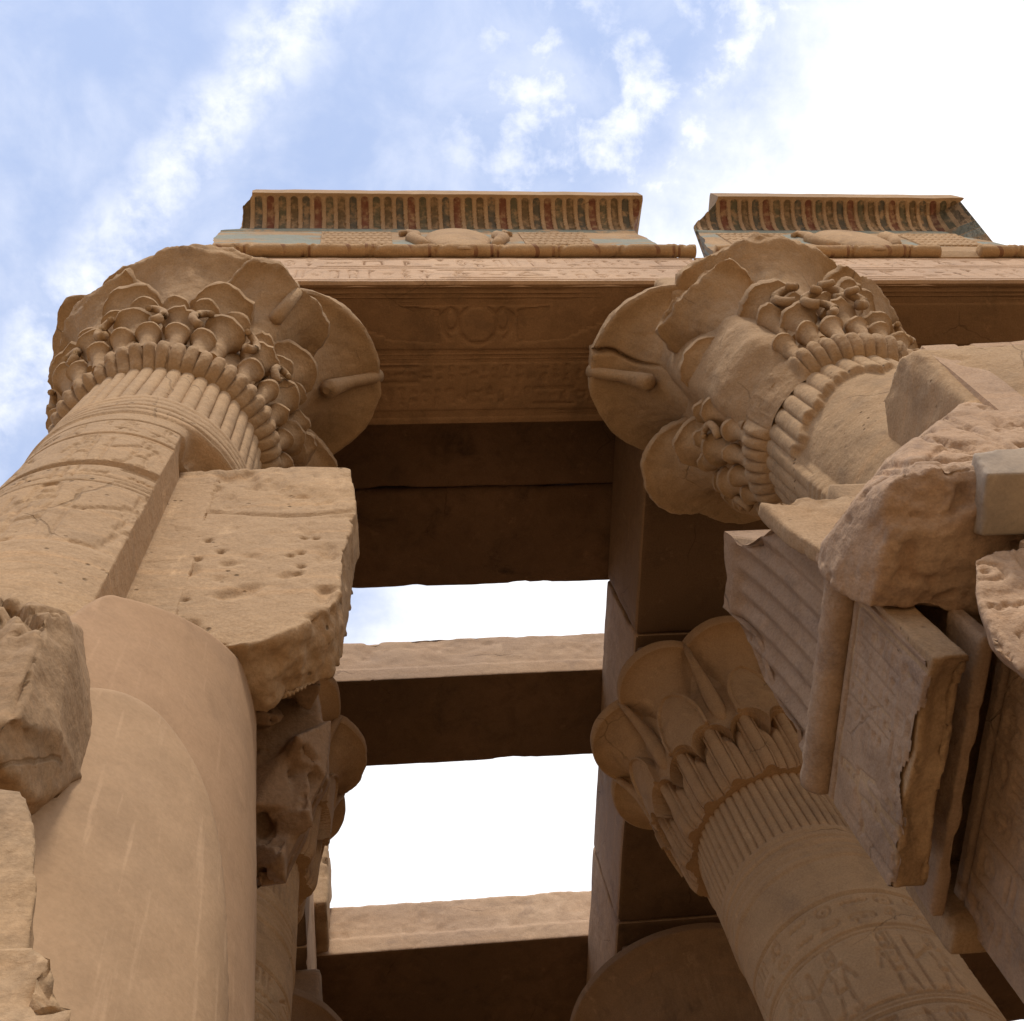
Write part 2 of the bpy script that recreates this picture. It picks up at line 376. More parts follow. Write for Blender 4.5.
def panel(name, P0, U, V, H, depth, mat, parent, step=.012, rough=.004, thick=.03, label=None, outline=None, seed=0):
    """carved slab: P0 top-left, U to the right, V downwards; height map H is sunk by depth. outline(u,v)->bool keeps faces"""
    P0, U, V = np.array(P0, float), np.array(U, float), np.array(V, float)
    n = np.cross(V, U); n /= np.linalg.norm(n)
    nu = int(np.linalg.norm(U)/step)+2; nv = int(np.linalg.norm(V)/step)+2
    u, v = np.meshgrid(np.linspace(0, 1, nu), np.linspace(0, 1, nv))
    hgt = -depth*sample(H, u, v)
    P = P0+u[..., None]*U+v[..., None]*V
    hgt = hgt+rough*fbm(P.reshape(-1, 3), 3.5, 5, seed).reshape(hgt.shape)
    edge = np.zeros_like(hgt); edge[0, :] = edge[-1, :] = 1; edge[:, 0] = edge[:, -1] = 1
    hgt = np.where(edge > 0, -thick, hgt)
    Q = P+hgt[..., None]*n
    Fc = grid_faces(nv, nu)[:, ::-1]
    if outline is not None:
        uf = ((u[:-1, :-1]+u[1:, 1:])/2).ravel(); vf = ((v[:-1, :-1]+v[1:, 1:])/2).ravel()
        Fc = Fc[outline(uf, vf)]
    me = mesh_from(Q.reshape(-1, 3), Fc)
    if np.cross(U, -V) @ n < 0: me.flip_normals()
    me.set_sharp_from_angle(angle=R(50))
    return link(name, me, mat, parent, label)
def copy_tree(o, parent=None):
    c = o.copy(); COL.objects.link(c)
    if parent is not None: c.parent = parent
    for ch in list(o.children): copy_tree(ch, c)
    return c
def sun_dir(az): return np.array([math.sin(az), -math.cos(az)])

# ================================================================== ground
def ground():
    xs = np.concatenate([np.linspace(-300, -12, 14), np.linspace(-10, 14, 49), np.linspace(16, 300, 14)])
    ys = np.concatenate([np.linspace(-300, -12, 14), np.linspace(-10, 16, 53), np.linspace(18, 300, 14)])
    X, Y = np.meshgrid(xs, ys); P = np.stack([X, Y, 0*X], -1).reshape(-1, 3)
    P[:, 2] = .05*fbm(P, .35, 4, 5)-.03
    o = link('ground', mesh_from(P, grid_faces(len(ys), len(xs))), M_GROUND); o["kind"] = 'structure'
ground()

# ================================================================== columns
def glyph_bands(rng, kind):
    """height map wrapped round a shaft, covering a given height range"""
    H = np.zeros((420, 560))
    for r in (4, 64, 70, 172, 178, 186): H[r:r+3] = 1
    text_rows(H, 8, 62, 0, 560, rng, stack=.75); 
    for k in range(12):
        c = k*47; figure(H, 74, c+4, 96, k % 2 == 0)
        if k % 2: text_cols(H, 76, 130, c+30, c+50, 2, rng)
    text_rows(H, 190, 240, 0, 560, rng); H[244:247] = 1
    for k in range(9): figure(H, 250, k*62+2, 165, k % 3 == 0); text_cols(H, 256, 330, k*62+44, k*62+64, 2, rng)
    return blur(H, 1)

def shaft_zs(fine_from, top, bottom=0.0, step=.013):
    return np.concatenate([np.linspace(bottom, fine_from-.02, 14), np.arange(fine_from, top+step*.5, step)])

def shaft_r(TH, Z, r_top, ztop, zfl, taper, nfl, H=None, hz=(5.6, 7.72), depth=.009, seed=0):
    r = r_top+taper*np.clip(ztop-Z, 0, 20)
    fl = ss(Z, zfl-.012, zfl+.012)
    reed = np.sqrt(np.clip(1-np.abs(((TH*nfl/(2*np.pi)) % 1)*2-1)**2.2, 0, 1))
    r = r-.03*fl*(1-reed)+.012*fl
    bz = (zfl-Z)/.075                                     # five plain ties under the reeds
    inb = (bz > 0) & (bz < 5)
    r = np.where(inb, r+.013*np.sqrt(np.clip(1-np.abs((bz % 1)*2-1)**3, 0, 1)), r)
    if H is not None:
        inh = (Z > hz[0]) & (Z < hz[1])
        d = sample(H, (TH/(2*np.pi)).ravel(), ((hz[1]-Z)/(hz[1]-hz[0])).ravel()).reshape(Z.shape)
        r = r-depth*np.where(inh, d, 0)
    P = np.stack([np.sin(TH)*r, -np.cos(TH)*r, Z], -1).reshape(-1, 3)+seed*3.7
    n = fbm(P, 2.2, 5, seed).reshape(Z.shape)
    wear = ss(fbm(P*np.array([1, 1, .6]), 1.1, 3, seed+9).reshape(Z.shape), .12, .5)
    r = r+.007*n-.012*wear
    for zj in np.arange(.9, ztop-.3, 1.13):               # drum joints
        r = r-.008*np.exp(-((Z-zj-.01*n)/.008)**2)
    return r

def umbel(cx, cy, az, z0, z1, R0, R1, d0, d1, p=1.7, lip=.06, brk=0., seed=0, nth=72, nz=30, rib=.0, closed_dish=.10, clip=None, rough=.006, pd=.85, wear=0.):
    """a bell flaring from a stalk to a thin-lipped open mouth; clip breaks it off at that distance from the column axis"""
    a = np.linspace(0, 2*np.pi, nth, endpoint=False); dv = np.array([math.sin(az), -math.cos(az)])
    rows = []
    ang = np.stack([np.cos(a), np.sin(a), np.zeros(nth)], -1)
    bn = np.clip(fbm(ang*1.7+seed*5.1, 1.3, 4, seed)*.5+fbm(ang*4+seed*2.1, 2, 3, seed+3)*.35+.25, 0, 1)
    def ring(rr, dd, z): rows.append(np.stack([cx+dv[0]*dd+rr*np.cos(a), cy+dv[1]*dd+rr*np.sin(a), z+0*a], -1))
    drop = brk*.25*bn*(z1-z0)*.6
    for s in np.linspace(0, 1, nz):
        t = math.sin(math.pi/2*s); wgt = 1-(1-t**p)**(1/p)
        rr = R0+(R1-R0)*wgt; dd = d0+(d1-d0)*wgt**pd
        w = 1-brk*bn*ss(t, .45, 1.)
        ring(rr*w*(1+rib*t*np.cos(a*36)), dd, z0+(z1-z0)*t-drop*ss(t, .7, 1))
    w = 1-brk*bn; zt = z1-drop
    ring(R1*w*1.03, d1, zt+.02); ring(R1*w*1.02, d1, zt+lip*1.4); ring(R1*w*.95, d1, zt+lip*1.45)
    ring(R1*w*.5, d1, zt-closed_dish*.6); ring(R1*.02*np.ones(nth), d1, z1-closed_dish)
    V = np.concatenate(rows)
    if clip is not None:
        rel = V[:, :2]-np.array([cx, cy]); rho = np.hypot(rel[:, 0], rel[:, 1])
        Q = np.stack([rel[:, 0]/rho, rel[:, 1]/rho, V[:, 2]], -1)
        lim = clip+.10*fbm(Q, 3.1, 5, seed+50, .6)
        k = np.minimum(1, lim/np.maximum(rho, 1e-6)); ov = rho > lim
        V[:, :2] = np.array([cx, cy])+rel*k[:, None]
        V[:, 2] = np.where(ov, np.minimum(V[:, 2], z1+lip-.25*np.clip(rho-lim, 0, 1)), V[:, 2])
    V = V+rough*fbm(V, 5, 4, seed)[:, None]
    if wear: V = V+wear*np.stack([fbm(V, 7, 4, seed+5, .6), fbm(V, 7, 4, seed+6, .6), .8*fbm(V, 7, 4, seed+7, .6)], -1)
    Fc = grid_faces(len(rows), nth, True).tolist(); Fc.append(list(range(nth))[::-1])
    return V, Fc
def crisp(V, Fc):
    me = mesh_from(V, Fc); me.set_sharp_from_angle(angle=R(48)); return me
def join(parts):
    V = []; Fc = []; k = 0
    for v, f in parts:
        V.append(np.asarray([tuple(q) for q in v], float)); Fc += [[i+k for i in q] for q in f]; k += len(v)
    return np.vstack(V), Fc

def composite_capital(root, cx, cy, z0, ztop, rn, brks, clips, pegs, skip=None, seed=0, scrolls=(), crack=None):
    """quatrefoil capital: bead ring, tiers of small cups, four big bells"""
    h = ztop-z0
    n = 50
    def core_r(TH, Z):
        t = np.clip((Z-z0)/h, 0, 1); r = rn+.05+.17*t**1.2
        P = np.stack([np.sin(TH)*r, -np.cos(TH)*r, Z], -1).reshape(-1, 3)+seed
        r = r+.03*fbm(P, 3, 5, seed).reshape(Z.shape)
        if skip:
            a = ((TH+np.pi) % (2*np.pi))-np.pi
            s = ss(a, skip[0]-.25, skip[0]+.1)*(1-ss(a, skip[1]-.1, skip[1]+.25))
            r = r+s*(.17*ss(Z, z0+.02, z0+.45)*(1-.35*ss(Z, z0+.9, z0+1.6))+.05*fbm(P, 2.2, 5, seed+5).reshape(Z.shape))
        return r
    cap = lathe('capital', cx, cy, np.linspace(z0-.02, ztop+.35, 120), 300, core_r, M_CAP, root)
    def ok(a):
        if not skip: return True
        a = ((a+math.pi) % (2*math.pi))-math.pi
        return not (skip[0] < a < skip[1])
    # bead ring
    bz0, bz1 = z0-.20, z0+.08
    def bead(TH, Z):
        t = np.clip((Z-bz0)/(bz1-bz0), 0, 1)
        b = np.sqrt(np.clip(1-np.abs(((TH*n/(2*np.pi)) % 1)*2-1)**2.4, 0, 1))
        r = rn-.03+(.18*(.62+.38*b))*np.sin(np.pi*np.clip(t, .0, .97)*.93+.02)**.55*(.80+.24*t)+.02*np.exp(-((t-.86)/.05)**2)
        P = np.stack([np.sin(TH)*r, -np.cos(TH)*r, Z], -1).reshape(-1, 3)
        r = r+.03*fbm(P, 5, 5, seed+2, .6).reshape(Z.shape)-.05*ss(fbm(P, 2.0, 3, seed+12).reshape(Z.shape), .2, .5)
        if skip:
            a = ((TH+np.pi) % (2*np.pi))-np.pi
            s = ss(a, skip[0]-.05, skip[0]+.1)*(1-ss(a, skip[1]-.1, skip[1]+.05)); r = r*(1-s)+s*(rn+.015+.09*np.clip(t, 0, 1)+.02*fbm(P, 5, 4, seed+8).reshape(Z.shape))
        return r
    lathe('bead_ring', cx, cy, np.linspace(bz0, bz1, 34), n*14, bead, M_CAP, cap, cap=False)
    # small cups, two rows, with hooked volutes between them
    rng = random.Random(seed+11)
    for k in range(26):
        a = 2*math.pi*(k+.5)/26
        if not ok(a) or rng.random() < .12: continue
        V, Fc = umbel(cx, cy, a, z0-.02, z0+.22, .04, .085, rn+.065, rn+.125, 1.8, lip=.022, brk=.35*rng.random(), seed=k+seed, nth=20, nz=8, closed_dish=.03, wear=.022)
        link('leaf_cup', crisp(V, Fc), M_CAP, cap)
    for k in range(16):
        a = 2*math.pi*(k+.25)/16
        if not ok(a) or rng.random() < .15: continue
        V, Fc = umbel(cx, cy, a, z0+.10, z0+.50, .045, .14, rn+.06, rn+.145, 1.7, lip=.03, brk=.5*rng.random(), clip=.93+.06*rng.random(), seed=k+seed+40, nth=24, nz=10, closed_dish=.04, wear=.022)
        link('leaf_cup', crisp(V, Fc), M_CAP, cap)
    for k in range(16):
        a = 2*math.pi*(k+.75)/16
        if not ok(a) or rng.random() < .2: continue
        d = sun_dir(a); tn = np.array([-d[1], d[0]])*(1 if k % 2 else -1)
        pts = []; rr = []
        for q in np.linspace(0, 1, 13):
            w = q*4.6; s = .095*(1-q*.55)
            c = np.array([cx, cy])+d*(rn+.2+.06*q); pp = c+tn*(s*math.sin(w)*.9)
            pts.append((pp[0], pp[1], z0+.30+.15*min(1, q*1.4)+s*.7*(1-math.cos(w)))); rr.append(.034*(1-.35*q))
        V, Fc = tube_mesh(pts, rr, 8); link('volute', mesh_from(V, Fc), M_CAP, cap)
    # eight medium bells
    for k in range(8):
        a = 2*math.pi*(k+.5)/8
        if not ok(a) and k % 2: continue
        V, Fc = umbel(cx, cy, a, z0+.36, z0+.92, .07, .24, rn+.05, rn+.175, 1.7, lip=.05, brk=.15+.4*rng.random(), clip=.95+.13*rng.random(), seed=k+seed+70, nth=40, nz=18, closed_dish=.06, wear=.022)
        link('bell', crisp(V, Fc), M_CAP, cap)
    for k in range(24):
        a = 2*math.pi*(k+.1)/24
        if not ok(a) or rng.random() < .25: continue
        V, Fc = umbel(cx, cy, a, z0+.40, z0+.66+.08*rng.random(), .03, .10, rn+.10, rn+.20, 1.7, lip=.025, brk=.5*rng.random(), seed=k+seed+200, nth=20, nz=8, closed_dish=.03, wear=.025)
        link('leaf_cup', crisp(V, Fc), M_CAP, cap)
    for s_ in scrolls:
        a = s_[0]; d = sun_dir(a); tn = np.array([-d[1], d[0]])*s_[1]; pts = []; rr = []
        for q in np.linspace(0, 1, 22):
            w = q*6.6; s = s_[2]*(1-q*.72); cc = np.array([cx, cy])+d*(rn+.25+.10*q); pp = cc+tn*(s*math.sin(w))
            pts.append((pp[0], pp[1], z0+s_[3]+s*(1-math.cos(w))*.8+.12*q)); rr.append(.038*(1-.25*q))
        V, Fc = tube_mesh(pts, rr, 12); V = np.array([tuple(v) for v in V]); V += .015*fbm(V, 6, 4, 3)[:, None]; link('volute', mesh_from(V, Fc), M_CAP, cap)
    # four bells of the second tier on the diagonals
    for k in range(4):
        a = math.pi/4+k*math.pi/2
        V, Fc = umbel(cx, cy, a, z0+.62, z0+1.36, .13, .42, rn+.05, rn+.32, 1.9, lip=.06, brk=brks[4+k], clip=clips[4+k], seed=k+seed+90, nth=90, nz=30, wear=.03)
        link('bell', crisp(V, Fc), M_CAP, cap)
        d = sun_dir(a); q = lambda rr, z: (cx+d[0]*rr, cy+d[1]*rr, z)
        if 4+k not in pegs: continue
        V, Fc = tube_mesh([q(rn+.30, z0+1.06), q(rn+.33, z0+1.08), q(rn+.42, z0+1.16), q(rn+.56, z0+1.33)], [.03, .055, .05, .04], 12)
        link('stalk', mesh_from(V, Fc), M_CAP, cap)
    # the four big bells
    for k in range(4):
        a = k*math.pi/2
        V, Fc = umbel(cx, cy, a, z0+.62, ztop, .26, .725, .42, .70, 2.1, lip=.10, brk=brks[k], seed=k+seed+120, nth=320 if crack and crack[0] == k else 160, nz=46, rib=.003, clip=clips[k], wear=.018)
        if crack and crack[0] == k:
            n_ = 320; idx = np.arange(len(V)); an = (idx % n_)*2*np.pi/n_; row = idx//n_
            V[:, 2] += .10*np.exp(-((an-crack[1]-.04*np.sin(row*.35))/.028)**2)*ss(row, 20, 32)*(row < 50)
        link('bell', crisp(V, Fc), M_CAP, cap)
        d = sun_dir(a); q = lambda rr, z: (cx+d[0]*rr, cy+d[1]*rr, z)
        if k not in pegs: continue
        V, Fc = tube_mesh([q(1.0, ztop-.40), q(1.01, ztop-.37), q(1.06, ztop-.29), q(1.2, ztop-.12), q(1.37, ztop-.0), q(1.42, ztop+.08)], [.03, .075, .07, .05, .05, .06], 14)
        link('stalk', mesh_from(V, Fc), M_CAP, cap)
    ab = vox(bm_box(cx-.78, cx+.78, cy-.72, cy+.72, ztop-.05, 11.497), .05, .012, 2, 3)
    link('abacus', ab, M_CAP, root)
    return cap

LF = (-1.30, 2.30); RF = (3.36, 2.28); RR = (3.38, 5.97); L2 = (-1.33, 5.97); R3 = (3.38, 9.66); L3 = (-1.33, 9.66)
ZT = 10.86
rng0 = random.Random(3)
HB = glyph_bands(rng0, 0)

# ---- left front column
col_l = thing('column', 'left front column with a beaded capital of broken bells and a smooth plastered lower shaft', 'column', (*LF, 0), 'composite capital columns')
XC, YC = -.97, 1.95                       # the side cut back for the door jamb
def lf_r(TH, Z):
    r = shaft_r(TH, Z, .61, 8.9, 7.99, .013, 44, HB, (5.72, 7.5), .013, 1)
    s = np.sin(TH); c = np.cos(TH); a = TH
    r2 = np.where((c > 0) & (s > 0), np.maximum(np.minimum((XC-LF[0])/np.maximum(s, 1e-3), 9), (LF[1]-YC)/np.maximum(c, 1e-3)), 9)
    cut = np.minimum(r, np.where(s*r > (XC-LF[0]), r2, 9))
    k = ss(7.5-Z, 0, .03)
    r = r*(1-k)+cut*k
    hole = np.exp(-(((a-.95)/.28)**4))*np.exp(-(((Z-7.5)/.13)**4))
    P = np.stack([s, -c, Z], -1).reshape(-1, 3)
    r = r-.22*hole*(1+.5*fbm(P, 6, 3, 3).reshape(Z.shape))
    sm = ss(5.72-Z, 0, .02); r = r+.006*sm
    return r
lathe('shaft', *LF, shaft_zs(5.5, 8.92, step=.011), 960, lf_r, M_SAND, col_l, sharp=50)
composite_capital(col_l, *LF, 8.9, ZT, .61, [.1, .03, .1, .12, .12, .1, .1, .25], [1.08, None, None, 1.22, 1.2, None, None, 1.06], (1, 4), seed=1)
def pl_r(TH, Z):
    """restoration render: two swelling coats with rounded tops"""
    a = np.degrees(TH); a = np.where(a > 180, a-360, a)
    base = .64+.0*Z
    zt1 = 5.12+.011*np.clip(a-34, 0, 80)+.0*a
    zt1 = np.where(a < 34, 5.12-.0065*(34-a)**2, zt1)
    full = .816+.077*(5.9-Z)
    k1 = np.clip((zt1-Z)/.16, 0, 1); k1 = np.sqrt(np.clip(1-(1-k1)**2, 0, 1))
    r = .36+(full-.36)*k1
    P = np.stack([np.sin(TH), -np.cos(TH), Z], -1).reshape(-1, 3)
    return r+.006*fbm(P, 2.5, 4, 8).reshape(Z.shape)
lathe('plaster_coat', *LF, np.concatenate([np.linspace(0, 3.2, 12), np.arange(3.22, 6.2, .014)]), 500, pl_r, M_PLAST, col_l)
def lo_r(TH, Z):
    a = np.degrees(TH); a = np.where(a > 180, a-360, a)
    zt = 4.33-.0010*np.clip(a-44, -60, 90)**2-.0016*np.clip(a-56, 0, 60)**2
    k = np.clip((zt-Z)/.10, 0, 1); k = np.sqrt(np.clip(1-(1-k)**2, 0, 1))
    full = .816+.077*(5.9-Z)
    P = np.stack([np.sin(TH), -np.cos(TH), Z], -1).reshape(-1, 3)
    r = full-.03+(.03+.085*(1-ss(a, 58, 84)*1.4))*k*(np.abs(a) < 100)
    return r+.007*fbm(P, 2.5, 4, 18).reshape(Z.shape)
lathe('lower_plaster_coat', *LF, np.concatenate([np.linspace(0, 3.0, 12), np.arange(3.02, 4.5, .012)]), 500, lo_r, M_PLAST2, col_l)

# ---- right front column
col_r = thing('column', 'right front column, its bead capital split by a crack and half hidden by carved blocks', 'column', (*RF, 0), 'composite capital columns')
def rf_r(TH, Z):
    r = shaft_r(TH, Z, .62, 8.82, 7.9, .013, 34, None, seed=2)
    a = np.degrees(TH); a = np.where(a > 180, a-360, a)
    P = np.stack([np.sin(TH), -np.cos(TH), Z], -1).reshape(-1, 3)
    n = fbm(P, 2.5, 4, 21).reshape(Z.shape)
    lim = 8.45+.28*n-.25*np.exp(-((a+75)/25)**2)
    br = (1-ss(Z-lim, -.03, .03))*ss(a, -88, -80)*(1-ss(a, 0, 20))
    return r*(1-br)+br*(.585+.008*n)
lathe('shaft', *RF, shaft_zs(6.4, 8.84), 720, rf_r, M_SAND, col_r)
composite_capital(col_r, *RF, 8.86, ZT, .62, [.06, .1, .1, .02, .2, .1, .1, .1], [1.13, None, None, None, 1.08, None, None, 1.16], (3,), skip=(R(-82), R(-38)), seed=6, scrolls=((R(-14), -1, .13, .66), (R(6), 1, .13, .66), (R(-8), -1, .09, .42), (R(12), 1, .09, .44)), crack=(3, 3.42))

# ---- second row: eight-lobed capitals
M_INNERCAP = stone('inner_capital_sandstone', (.42, .255, .135), (.48, .31, .165), stain=(.11, .07, .045), stain_amt=.4, bump=.4, strata=.15)[0]
M_INSHAFT = stone('inner_shaft_sandstone', (.46, .285, .15), (.52, .345, .19), stain=(.12, .08, .06), stain_amt=.35, bump=.4, strata=.3)[0]
def lobed_capital(root, cx, cy, z0, ztop, rn, brk=0., seed=0, clip=None):
    def core(TH, Z):
        t = np.clip((Z-z0)/(ztop-z0), 0, 1)
        r0 = rn+.03*np.sqrt(np.clip((Z-z0)/.10, 0, 1))+.10*t; r = r0.copy()
        def tri(n, off=0.): return np.abs(((TH*n/(2*np.pi)+off) % 1)-.5)*2*(np.pi/n)      # angle from the nearest axis
        # lower zone: bundled stalks under arched hoods
        d16 = tri(16, 0.)*rn*1.12
        zA = z0+.42+.24*np.sqrt(np.clip(1-(d16/.155)**2, 0, 1))
        rib = np.sqrt(np.clip(1-(tri(48)/(np.pi/48))**2, 0, 1)); stem = np.sqrt(np.clip(1-(d16/.075)**2, 0, 1))
        low = r0+.035+.03*rib+.055*stem-.05*ss(Z-zA, -.16, 0)*(stem < .05)
        up = r0+.115+.03*ss(Z-zA, .07, .0)
        r = np.where(Z < zA, low, up-.05*ss(Z, z0+.75, z0+1.1))
        # oval leaves with a raised border, a collar across each
        d = tri(8, .5)*rn*1.15; hl = .20*np.sqrt(np.clip(1-np.clip((Z-(z0+.84))/.46, 0, 1)**2, 0, 1)); m = (d < hl) & (Z > zA+.02)
        e = hl-d
        leafr = r0+.12+.075*np.sqrt(np.clip(1-(d/.24)**2, 0, 1))-.025*ss(e, .02, .032)+.014*(Z < z0+.90)
        r = np.where(m, np.maximum(r, leafr), r)
        P = np.stack([np.sin(TH)*r, -np.cos(TH)*r, Z], -1).reshape(-1, 3)
        return r+.008*fbm(P, 4, 4, seed).reshape(Z.shape)
    cap = lathe('capital', cx, cy, np.concatenate([np.linspace(z0-.02, z0+1.36, 200), np.linspace(z0+1.38, ztop+.3, 12)]), 1200, core, M_INNERCAP, root, sharp=38)
    for k in range(8):
        a = k*math.pi/4
        V, Fc = umbel(cx, cy, a, z0+.72, ztop, .20, .465, .66, .80, 2.1, lip=.09, brk=brk*((k*37) % 5)/4., seed=k+seed, nth=110, nz=40, clip=clip)
        link('bell', crisp(V, Fc), M_INNERCAP, cap)
        b = a+math.pi/8; d = sun_dir(b); q = lambda rr, z: (cx+d[0]*rr, cy+d[1]*rr, z)
        V, Fc = tube_mesh([q(.83, z0+.66), q(.86, z0+.82), q(.88, z0+1.0), q(.93, z0+1.28), q(1.01, ztop-.16), q(1.10, ztop+.05)], [.045, .075, .075, .06, .04, .03], 12)
        link('stalk', mesh_from(V, Fc), M_INNERCAP, cap)
    ab = vox(bm_box(cx-.74, cx+.74, cy-.74, cy+.74, ztop-.05, 11.497), .05, .012, 2, 3, seed=4)
    link('abacus', ab, M_INNER, root)
    return cap
col_b = thing('column', 'inner right column with an intact eight-lobed capital, reeded neck and carved bands of signs', 'column', (*RR, 0), 'lobed capital columns')
HC = glyph_bands(random.Random(9), 1)
lathe('shaft', *RR, shaft_zs(5.2, 9.2), 840, lambda TH, Z: shaft_r(TH, Z, .70, 9.2, 8.47, .012, 60, HC, (5.3, 7.72), .026, 4), M_INSHAFT, col_b)
lobed_capital(col_b, *RR, 9.19, ZT, .70, .0, 3)
col_c = thing('column', 'inner left column whose broken lobed capital peeks out past the left jamb', 'column', (*L2, 0), 'lobed capital columns')
sh = next(o for o in col_b.children if o.name.startswith('shaft')).copy(); COL.objects.link(sh); sh.parent = col_c
lobed_capital(col_c, *L2, 9.19, ZT, .70, .10, 5)

# ---- third row: open bell capitals
def bell_column(pos, label, seed, RB=1.34):
    t = thing('column', label, 'column', (*pos, 0), 'open bell columns')
    lathe('shaft', *pos, shaft_zs(8.2, 9.1, step=.03), 200, lambda TH, Z: shaft_r(TH, Z, .70, 9.1, 8.4, .012, 48, seed=seed), M_INSHAFT, t)
    H = np.zeros((160, 640))
    for k in range(32):
        c = k*20; blit(H, poly([(.5, .02), (.2, .5), (.5, .95), (.8, .5), (.5, .02)], .05), 8, c, 80, 19); blit(H, seg((.5, 0), (.5, 1), .04), 20, c+10, 140, 10)
    H[88:91] = 1
    def bell(TH, Z):
        u = np.linspace(0, 1, Z.shape[0])[:, None]+0*TH
        tt = np.clip(u/.86, 0, 1)
        r = .70+(RB-.70)*tt**2.2; z = 9.05+(ZT-9.05)*(1-(1-tt)**1.25)
        lipz = ZT+.10*np.clip((u-.86)/.06, 0, 1)
        r = np.where(u > .86, RB+.02, r); z = np.where(u > .86, lipz, z)
        r = np.where(u > .93, RB-(u-.93)*9, r)
        d = sample(H, (TH/(2*np.pi)).ravel(), (1-tt).ravel()).reshape(Z.shape)
        P = np.stack([np.sin(TH)*r, -np.cos(TH)*r, z], -1).reshape(-1, 3)
        return r-.008*d*(u < .84)+.008*fbm(P, 3, 4, seed).reshape(Z.shape), z
    lathe('capital', *pos, np.linspace(0, 1, 120), 420, bell, M_INNER, t)
    link('abacus', vox(bm_box(pos[0]-.7, pos[0]+.7, pos[1]-.7, pos[1]+.7, ZT-.05, 11.497), .06, .01, 2, 3), M_INNER, t)
bell_column(R3, 'farthest right column with a wide open bell capital under the ceiling beam', 31)
bell_column(L3, 'farthest left column with an open bell capital, only its rim showing', 33, 1.0)

# ================================================================== architraves (front lintel blocks)
def frieze_map(rng, w, h):
    H = np.zeros((h, w))
    for r in (.02, .47, .93): H[int(r*h):int(r*h)+max(1, h//45)] = 1
    text_rows(H, int(.06*h), int(.45*h), 0, w, rng, big=.55, stack=.4); text_rows(H, int(.52*h), int(.91*h), 0, w, rng, big=.55, stack=.4)
    return blur(H, 1)
def soffit_map(rng, w, h, cu, disk=True):
    """row 0 is the outer edge; a winged disk, then bands and a row of signs"""
    H = np.zeros((h, w))
    for r in (.05, .08, .115, .14, .47, .50, .535, .90, .93): H[int(r*h):int(r*h)+2] = .9
    H[int(.05*h):int(.5*h), int(.06*w):int(.06*w)+2] = .8
    if disk:
        c = int(cu*w); r = int(.145*h); s = r*2
        blit(H, ell(.5, .5, .46, .46, .03), int(.29*h)-r, c-r, s, s)
        for sg in (-1, 1):
            g = mx(ell(.4, .6, .25, .3, .04), poly([(.55, .85), (.8, .7), (.7, .3), (.5, .1)], .05))
            blit(H, g if sg > 0 else g[:, ::-1], int(.16*h), c+(int(r*.75) if sg > 0 else -int(r*1.95)), int(.26*h), int(r*1.2))
            for k in range(11):                         # feathers of the wing
                L0 = c+sg*int(r*1.9); L1 = c+sg*int(min(w*.40, r*8.6-k*r*.42))
                n = abs(L1-L0)
                for i in range(n):
                    f = i/max(1, n); row = int((.19+.021*k-.075*f*(1.2-k*.08))*h)
                    col = L0+sg*i
                    if 0 <= row < h and 0 <= col < w: H[row:row+2, col] = .9
    text_rows(H, int(.57*h), int(.72*h), int(.03*w), int(.97*w), rng); text_rows(H, int(.73*h), int(.88*h), int(.03*w), int(.97*w), rng)
    return blur(H, 1)
def architrave(x0, x1, label, seed, cu, disk=True):
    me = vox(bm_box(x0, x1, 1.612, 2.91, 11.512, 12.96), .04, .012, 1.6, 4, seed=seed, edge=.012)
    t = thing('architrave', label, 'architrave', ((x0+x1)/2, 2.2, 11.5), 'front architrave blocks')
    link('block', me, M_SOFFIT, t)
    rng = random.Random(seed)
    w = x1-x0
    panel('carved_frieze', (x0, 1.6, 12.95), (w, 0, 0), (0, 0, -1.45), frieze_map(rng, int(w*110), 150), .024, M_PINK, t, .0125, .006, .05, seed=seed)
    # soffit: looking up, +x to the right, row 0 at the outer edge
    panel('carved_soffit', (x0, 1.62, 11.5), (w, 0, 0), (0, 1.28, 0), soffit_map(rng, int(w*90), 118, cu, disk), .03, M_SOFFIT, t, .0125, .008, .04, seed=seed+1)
architrave(-1.25, 3.345, 'front architrave between the two big columns, winged disk carved on its underside', 3, (1.02+1.25)/4.595)
architrave(3.36, 8.6, 'front architrave running off to the right beyond the right front column', 5, .5, False)

